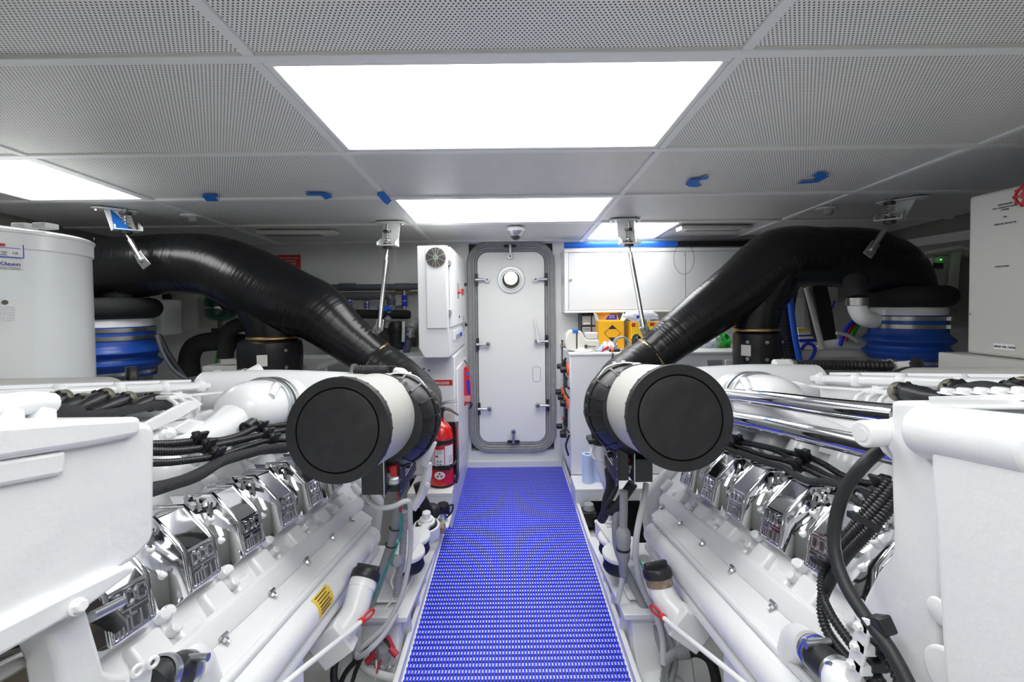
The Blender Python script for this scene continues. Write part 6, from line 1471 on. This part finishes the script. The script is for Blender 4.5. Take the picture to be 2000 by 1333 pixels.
ctrl(1, 'black engine control box with red switch guard under the right air filter', (1240, 897, 1275, 943, 1.60), None, (1208, 846, 1228, 940, 1.62))
def cable(name, label, pts, r, m_, rib=None, n=12, cat='cable'):
    return tag(MB().tube([at(*p) for p in pts], r, n, rib=rib).build(name, m_, sharp=70), label, cat)
# left bundle
GC_ = cable('grey_conduit', 'thick grey conduit hanging below the left control box beside the mount', [(777, 975, 1.72), (776, 1000, 1.72), (768, 1050, 1.74), (752, 1100, 1.74), (735, 1150, 1.72), (716, 1200, 1.7), (700, 1250, 1.66), (697, 1300, 1.62)], .019, 'midgrey')
cable('white_cable', 'white cable drooping from left control box over the grey conduit', [(718, 968, 1.62), (724, 982, 1.60), (742, 992, 1.58), (768, 990, 1.57), (790, 980, 1.58), (800, 984, 1.60), (801, 1010, 1.62), (802, 1060, 1.66), (797, 1110, 1.66), (782, 1170, 1.64), (755, 1220, 1.6), (712, 1262, 1.55), (698, 1276, 1.54), (700, 1284, 1.52), (722, 1270, 1.52), (750, 1240, 1.56), (775, 1200, 1.6)], .0095, 'ltgrey')
RC_ = cable('ribbed_conduit', 'dark ribbed conduit beside the left white cable loop', [(790, 1000, 1.74), (788, 1050, 1.75), (785, 1095, 1.74), (778, 1130, 1.73), (774, 1165, 1.72)], .015, 'midgrey', (.009, .0018))
cable('teal_wire', 'teal wire below the left control box', [(752, 940, 1.66), (765, 948, 1.66), (778, 958, 1.66), (784, 980, 1.66), (783, 1005, 1.68), (778, 1060, 1.7), (750, 1120, 1.7), (730, 1170, 1.68)], .0035, 'teal', cat='wire')
cable('red_wire', 'red wires bundled under the left control box', [(776, 955, 1.66), (782, 980, 1.66), (782, 1000, 1.67)], .006, 'pinkb', cat='wire')
cable('grey_hose', 'pale grey hose curling along the left engine bed at bottom', [(705, 1205, 1.66), (699, 1240, 1.62), (700, 1285, 1.58), (720, 1310, 1.56), (750, 1322, 1.55), (778, 1328, 1.54)], .015, 'ltgrey', cat='hose')
cable('black_cable', 'black battery cable arching at bottom left under the engine', [(690, 1250, 1.6), (668, 1270, 1.58), (655, 1295, 1.55), (652, 1325, 1.52), (660, 1350, 1.5)], .013, 'rubber')
cable('black_cable', 'second black cable crossing behind grey hose at bottom left', [(720, 1255, 1.58), (700, 1285, 1.56), (675, 1315, 1.54), (660, 1350, 1.52)], .009, 'rubber')
cable('brown_conduit', 'slim black ribbed conduit at bottom beside the left engine bed', [(716, 1270, 1.54), (702, 1295, 1.53), (692, 1320, 1.52), (684, 1350, 1.5)], .008, 'plast', (.007, .0014))
cable('thin_wire', 'thin pale wire loose beside the left ribbed conduit', [(786, 1080, 1.74), (775, 1110, 1.74), (764, 1135, 1.73), (770, 1155, 1.72), (764, 1175, 1.72), (745, 1195, 1.7)], .004, 'offwhite', cat='wire')
b = MB(); p = at(774, 1096, 1.72); b.lathe(p, (.6, -.5, .2), [(.022, -.012), (.022, .012), (.014, .014)], 18); b.build('hose_cap', 'grey', RC_)
for (x, y) in ((772, 1032), (764, 1065)): MB().ring(at(x, y, 1.73), (.2, 0, 1), .022, .0028, 18, 6).build('cable_tie', 'plast', GC_)
# grey solenoid with red boots
c = at(748, 1278, 1.60)
t = thing('battery_solenoid', 'grey solenoid with two red terminal boots by the left walkway edge', 'solenoid', c - V((0, 0, .05)))
MB().lathe(c + V((0, 0, -.035)), (.1, -.05, 1), [(.036, 0), (.036, .012), (.027, .015), (.027, .06), (.024, .065)], 24).build('body', 'grey', t, .002)
b = MB(); b.box(c + V((0, -.015, -.03)), (.10, .03, .012), (1, 0, .2), (0, 1, 0), (-.2, 0, 1)); b.build('foot', 'grey', t, .003)
b = MB()
for dx in (-.03, .0, .032): b.bolt(c + V((dx, -.03, -.026)), (0, -1, .3), .006, .012)
b.build('terminal', 'zinc', t)
for sx, q in ((-1, (726, 1283)), (1, (768, 1270))):
    p = at(*q, 1.57); b = MB(); b.cyl(p + V((sx * .016, -.01, -.014)), p + V((-sx * .012, 0, .008)), .012, .011, 12); b.cyl(p, p + V((-sx * .01 + (.0 if sx < 0 else -.012), .01, .045)), .010, .007, 12); b.build('terminal_boot', 'pinkb', t, .002)
b = MB(); b.tube([at(731, 1268, 1.57), at(740, 1252, 1.57), at(747, 1248, 1.57), at(757, 1256, 1.57), at(762, 1264, 1.57)], .006, 8); b.build('lead', 'plast', t)
b = MB(); b.tube([at(735, 1290, 1.56), at(735, 1310, 1.55), at(733, 1330, 1.54)], .003, 6); b.build('yellow_lead', 'offwhite', t)
b = MB(); b.tube([at(744, 1290, 1.56), at(738, 1306, 1.55), at(736, 1316, 1.54)], .004, 6); b.build('red_lead', 'pinkb', t)
# right bundle
cable('black_loom', 'black sleeved loom hanging from the right control box down to pump', [(1190, 918, 1.80), (1193, 950, 1.82), (1186, 975, 1.84), (1182, 1000, 1.86), (1175, 1015, 1.9)], .020, 'braid', cat='loom')
cable('black_loom', 'black sleeved loom looping below the right control box', [(1236, 945, 1.74), (1222, 965, 1.75), (1206, 990, 1.76), (1192, 998, 1.78), (1186, 985, 1.80)], .020, 'braid', cat='loom')
cable('black_loom', 'thin black loom strand between the two right looms', [(1205, 950, 1.76), (1196, 970, 1.76), (1186, 985, 1.77), (1180, 1005, 1.8)], .009, 'braid', cat='loom')
cable('grey_conduit', 'grey conduit running down beside the right engine mount', [(1207, 985, 1.76), (1203, 1020, 1.76), (1204, 1060, 1.76), (1212, 1090, 1.75), (1230, 1130, 1.74), (1255, 1180, 1.70), (1280, 1230, 1.66), (1298, 1280, 1.6)], .016, 'midgrey')
cable('grey_conduit', 'second grey conduit with moulded plug at the right engine mount', [(1218, 960, 1.70), (1218, 1000, 1.70), (1217, 1030, 1.70)], .016, 'midgrey')
b = MB(); b.lathe(at(1217, 1030, 1.70), (0, 0, -1), [(.016, 0), (.028, .02), (.030, .05), (.024, .09), (.026, .092), (.026, .12), (.018, .14), (.016, .19), (.010, .20)], 20)
t = tag(b.build('cable_plug', 'midgrey'), 'moulded grey cable plug hanging beside the right engine mount', 'plug')
b = MB(); p = at(1217, 1030, 1.70); b.lathe(p + V((0, 0, -.082)), (0, 0, -1), [(.0275, 0), (.0275, .008)], 20); b.build('ring', 'plast', t)
cable('grey_tail', 'pale grey cable tail below the moulded plug at right', [(1217, 1125, 1.70), (1212, 1150, 1.70), (1206, 1178, 1.70)], .010, 'ltgrey')
cable('white_cable', 'white cable from right control box down past the filler neck', [(1262, 946, 1.70), (1258, 975, 1.66), (1250, 1010, 1.63), (1243, 1050, 1.62), (1242, 1090, 1.63), (1248, 1130, 1.64), (1262, 1165, 1.64), (1280, 1200, 1.62), (1294, 1250, 1.58), (1295, 1300, 1.54)], .0115, 'ltgrey')
cable('grey_cable', 'grey cable beside the white one near the right filler neck', [(1262, 1170, 1.66), (1285, 1205, 1.63), (1305, 1245, 1.60), (1318, 1290, 1.56), (1310, 1330, 1.54)], .012, 'midgrey')
cable('teal_wire', 'teal wire behind the right filler neck', [(1246, 1090, 1.68), (1256, 1110, 1.67), (1270, 1145, 1.66), (1295, 1195, 1.64), (1310, 1240, 1.6)], .0032, 'teal', cat='wire')
cable('thin_wire', 'thin white wire right of the grey cable at bottom', [(1312, 1225, 1.62), (1322, 1250, 1.6), (1326, 1275, 1.58)], .0035, 'offwhite', cat='wire')
cable('black_hose', 'thick black hose bending down at bottom right of the walkway', [(1338, 1277, 1.56), (1360, 1273, 1.56), (1385, 1288, 1.55), (1397, 1320, 1.52), (1400, 1350, 1.5)], .018, 'rubber', cat='hose')
b = MB(); b.tube([at(1300, 1303, 1.55), at(1302, 1290, 1.55), at(1312, 1280, 1.555), at(1324, 1276, 1.56)], .017, 16); b.cyl(at(1320, 1277, 1.56), at(1344, 1274, 1.56), .021, .022, 18)
t = tag(b.build('hose_elbow', 'grey'), 'grey elbow fitting with lagged collar on bottom right hose', 'fitting')
b = MB(); b.lathe(at(1300, 1298, 1.55), (0, 0, -1), [(.013, 0), (.016, .012), (.013, .016), (.016, .03), (.018, .034), (.018, .055), (.022, .06), (.022, .075)], 14); b.build('hose_tail', 'brass' if 0 else 'zinc', t)
b = MB().lathe(at(1300, 1345, 1.55) + V((0, 0, -.06)), (0, 0, 1), [(.09, 0), (.088, .05), (.07, .075), (.04, .085), (.02, .087)], 28)
tag(b.build('sea_strainer', 'bright'), 'white domed sea strainer top at the bottom right walkway edge', 'strainer')

# ================================================================== engine beds and rubber mounts beside the walkway
def bed(s, label):
    t = thing('engine_bed', label, 'engine bed', V((s * .55, 2.1, -.7)))
    xi = ML - .035 if s < 0 else MR + .035; xo_ = xi + s * .22
    z0, z1 = .10, -.02; Y0, Y1 = 1.66, 2.42
    MB().hexa([(xi, Y0, -.68), (xo_, Y0, -.68), (xo_, Y1, -.68), (xi, Y1, -.68), (xi, Y0, z0), (xo_, Y0, z0), (xo_, Y1, z1), (xi, Y1, z1)]).build('girder', 'cab', t, .006)
    a = s * -.030
    MB().hexa([(xi + a, Y0 - .02, z0), (xo_, Y0 - .02, z0), (xo_, Y1, z1), (xi + a, Y1, z1), (xi + a, Y0 - .02, z0 + .022), (xo_, Y0 - .02, z0 + .022), (xo_, Y1, z1 + .022), (xi + a, Y1, z1 + .022)]).build('top_plate', 'bright', t, .003)
    for k in range(5):
        y = Y0 + .03 + .16 * k; z = z0 + (z1 - z0) * (y - Y0) / (Y1 - Y0)
        MB().prism([(xi + a * .9, y, z - .002), (xi, y, z - .002), (xi, y + .10, z - .30), (xi + a * .9, y + .10, z - .30)], (0, .012, 0)).build('gusset', 'bright', t)
    b = MB()
    for k in range(5):
        y = Y0 + .11 + .16 * k; z = z0 + (z1 - z0) * (y - Y0) / (Y1 - Y0); b.lathe((xi - s * .001, y, z - .12), (-s, 0, 0), [(.022, 0), (.022, .002)], 16)
    b.build('lightening_hole', 'foam', t)
    # sloping foot bracket to the engine
    MB().hexa([(xi, .9, -.68), (xo_ + s * .05, .9, -.68), (xo_ + s * .05, Y0, -.68), (xi, Y0, -.68), (xi + s * .03, 1.45, -.45), (xo_, 1.45, -.45), (xo_, Y0 + .0, z0 - .02), (xi + s * .0, Y0, z0 - .02)]).build('bed_end', 'cab', t, .008)
    # mount: base plate, three bonded rubber pads with caps
    m = thing('engine_mount', 'white engine mount with black rubber pads beside the %s of the mat' % ('left' if s < 0 else 'right'), 'engine mount', at(812 if s < 0 else 1190, 1070, 2.0))
    spots = ((833, 1010, 2.10, .052, 1), (812, 1040, 1.98, .062, 0), (800, 1070, 1.88, .062, 0)) if s < 0 else ((1188, 1012, 2.12, .052, 1), (1196, 1042, 2.0, .062, 0), (1206, 1072, 1.88, .062, 0))
    for px, py, Y, r, top in spots:
        c = at(px, py, Y)
        pd = MB().lathe(c + V((0, 0, -.03)), (0, -.1, 1), [(r * .92, -.06), (r, -.05), (r * .9, -.03), (r, -.01), (r * .96, 0)], 28).build('rubber_pad', 'rubber', m)
        if top:
            b = MB(); b.lathe(c + V((0, 0, -.03)), (0, -.1, 1), [(r * .8, 0), (r * .8, .012), (r * .62, .014), (r * .62, .026)], 28); b.bolt(c + V((0, 0, -.004)), (0, -.1, 1), r * .42, .03, washer=False); b.build('mount_cap', 'bright', m, .002)
            MB().pipe(c + V((0, 0, -.09)), (0, -.1, 1), r * 1.0, r * 1.22, .055, 32).build('mount_cup', 'bright', m, .003)
        else:
            MB().lathe(c + V((0, 0, -.03)), (0, -.1, 1), [(r * 1.06, 0), (r * 1.06, .014), (r * .98, .02)], 32).build('mount_cap', 'bright', m, .002)
    A_, B_ = at(838, 1030, 2.12), at(784, 1120, 1.72)
    if s > 0: A_, B_ = at(1178, 1035, 2.12), at(1225, 1115, 1.74)
    xq = (xi + s * .10)
    MB().hexa([(xi + s * .01, 1.72, z0 + .022), (xo_ + s * .08, 1.72, z0 + .022), (xo_ + s * .08, 2.25, .03), (xi + s * .01, 2.25, .03), (xi + s * .01, 1.72, z0 + .032), (xo_ + s * .08, 1.72, z0 + .032), (xo_ + s * .08, 2.25, .06), (xi + s * .01, 2.25, .06)]).build('mount_plate', 'bright', m, .003)
    b = MB(); q = [at(*p) for p in (((842, 1020, 2.08), (792, 1092, 1.78), (780, 1125, 1.72), (792, 1118, 1.76), (845, 1046, 2.1)) if s < 0 else ((1163, 1018, 2.10), (1190, 1055, 1.95), (1228, 1108, 1.74), (1228, 1125, 1.74), (1164, 1052, 2.1)))]
    b.prism(q, (s * .03, .02, 0)); b.build('mount_web', 'bright', m, .003)
    p = at(772 if s < 0 else 1260, 1100, 1.9); b = MB(); b.pipe(p + V((0, 0, -.08)), (0, 0, 1), .03, .042, .10, 24); b.build('mount_bush', 'bright', m, .003)
    return t
bed(-1, 'white engine bed girder with gussets along the left walkway edge')
bed(1, 'white engine bed girder with gussets along the right walkway edge')
# cavity bits by the left ledge: filler cap on its plate, brass valve, black funnel
p = at(865, 990, 2.45)
t = thing('deck_filler', 'small black capped filler on a white plate by the left ledge', 'filler', p - V((0, 0, .07)))
MB().box(p + V((-.02, 0, -.085)), (.12, .14, .012)).build('plate', 'bright', t, .003)
MB().lathe(p + V((0, 0, -.08)), (0, 0, 1), [(.026, 0), (.026, .01), (.02, .012), (.02, .05)], 18).build('neck', 'zinc', t)
MB().lathe(p + V((0, 0, -.03)), (0, 0, 1), [(.032, 0), (.034, .004), (.034, .04), (.03, .046)], 22).build('cap', 'plast', t)
MB().tube([p + V((.03, 0, .0)), p + V((.055, 0, .01)), p + V((.05, 0, -.03)), p + V((.02, -.01, -.06))], .005, 7).build('cap_strap', 'plast', t)
b = MB(); b.tube([at(815, 945, 2.3), at(825, 975, 2.3), at(836, 1000, 2.3), at(842, 1012, 2.3)], [.022, .026, .03, .03], 14); tag(b.build('drip_hose', 'leather'), 'black flexible boot hanging by the fire extinguisher ledge', 'boot')
b = MB().ball(at(842, 1000, 2.36), .05, (1, 1, .9)); tag(b.build('boot_bulb', 'rubber'), 'black rubber bulb below the boot near the left ledge', 'bulb')
b = MB(); b.cyl(at(835, 1035, 2.3), at(868, 1032, 2.3), .02, .02, 12); b.bolt(at(845, 1034, 2.3), (1, 0, 0), .03, .04, washer=False); b.bolt(at(858, 1033, 2.3), (1, 0, 0), .03, .03, washer=False); tag(b.build('brass_valve', 'rust'), 'tarnished pipe union below the capped filler at left', 'valve')
b = MB().bx(-.7, l1.x - .02, 3.0, 3.02, -.6, .1); tag(b.build('cavity_shade_sheet', 'foam'), 'added dark sheet painting the shade in the opening under the left ledge', 'panel')  # black sheet added to darken the opening as shade would
# yellow sticker on the left manifold pipe
c = at(665, 1113, X=-.55); 
q = [E(-1, X, v, w) for X, v, w in ()]
def onpipe(v, g, r=.0452): return E(-1, .588, v, -.684) + V((r * math.cos(g), 0, 0)) + EW_ * (r * math.sin(g))
rows_ = []
for v in (1.33, 1.43): rows_.append([onpipe(v, g) for g in (1.15, .85, .5, .15, -.2)])
b = MB(); n = 5; vs = rows_[0] + rows_[1]; vs += [p + (E(-1, .588, 1.38, -.684) - p) * .02 for p in vs]
b.add(vs, [(i, i + 1, n + i + 1, n + i) for i in range(4)] + [(2 * n + i + 1, 2 * n + i, 3 * n + i, 3 * n + i + 1) for i in range(4)])
st_ = b.build('warning_sticker', 'labely', tl)
b = MB()
for k in range(6):
    g = 1.0 - .2 * k; b.bar(onpipe(1.345, g, .0456), onpipe(1.415 - .01 * (k % 2), g, .0456), .003, .0008, V((math.cos(g), 0, 0)) + EW_ * math.sin(g))
b.build('sticker_print', 'ink', st_)

for o in bpy.data.objects:
    if o.parent is not None and o.name.split('.')[0] in ('fin', 'white_sleeve', 'red_band', 'label_print', 'strap', 'hose_clip', 'cable_tie', 'spacer', 'screw', 'latch', 'washer', 'band_clamp', 'stud', 'clip', 'hose_clamp', 'coupling', 'print_line', 'lid_clip', 'pink_print', 'bolt', 'elbow_rib', 'cap_notch', 'turbo_fitting') and 'kind' not in o:
        o['kind'] = 'stuff'
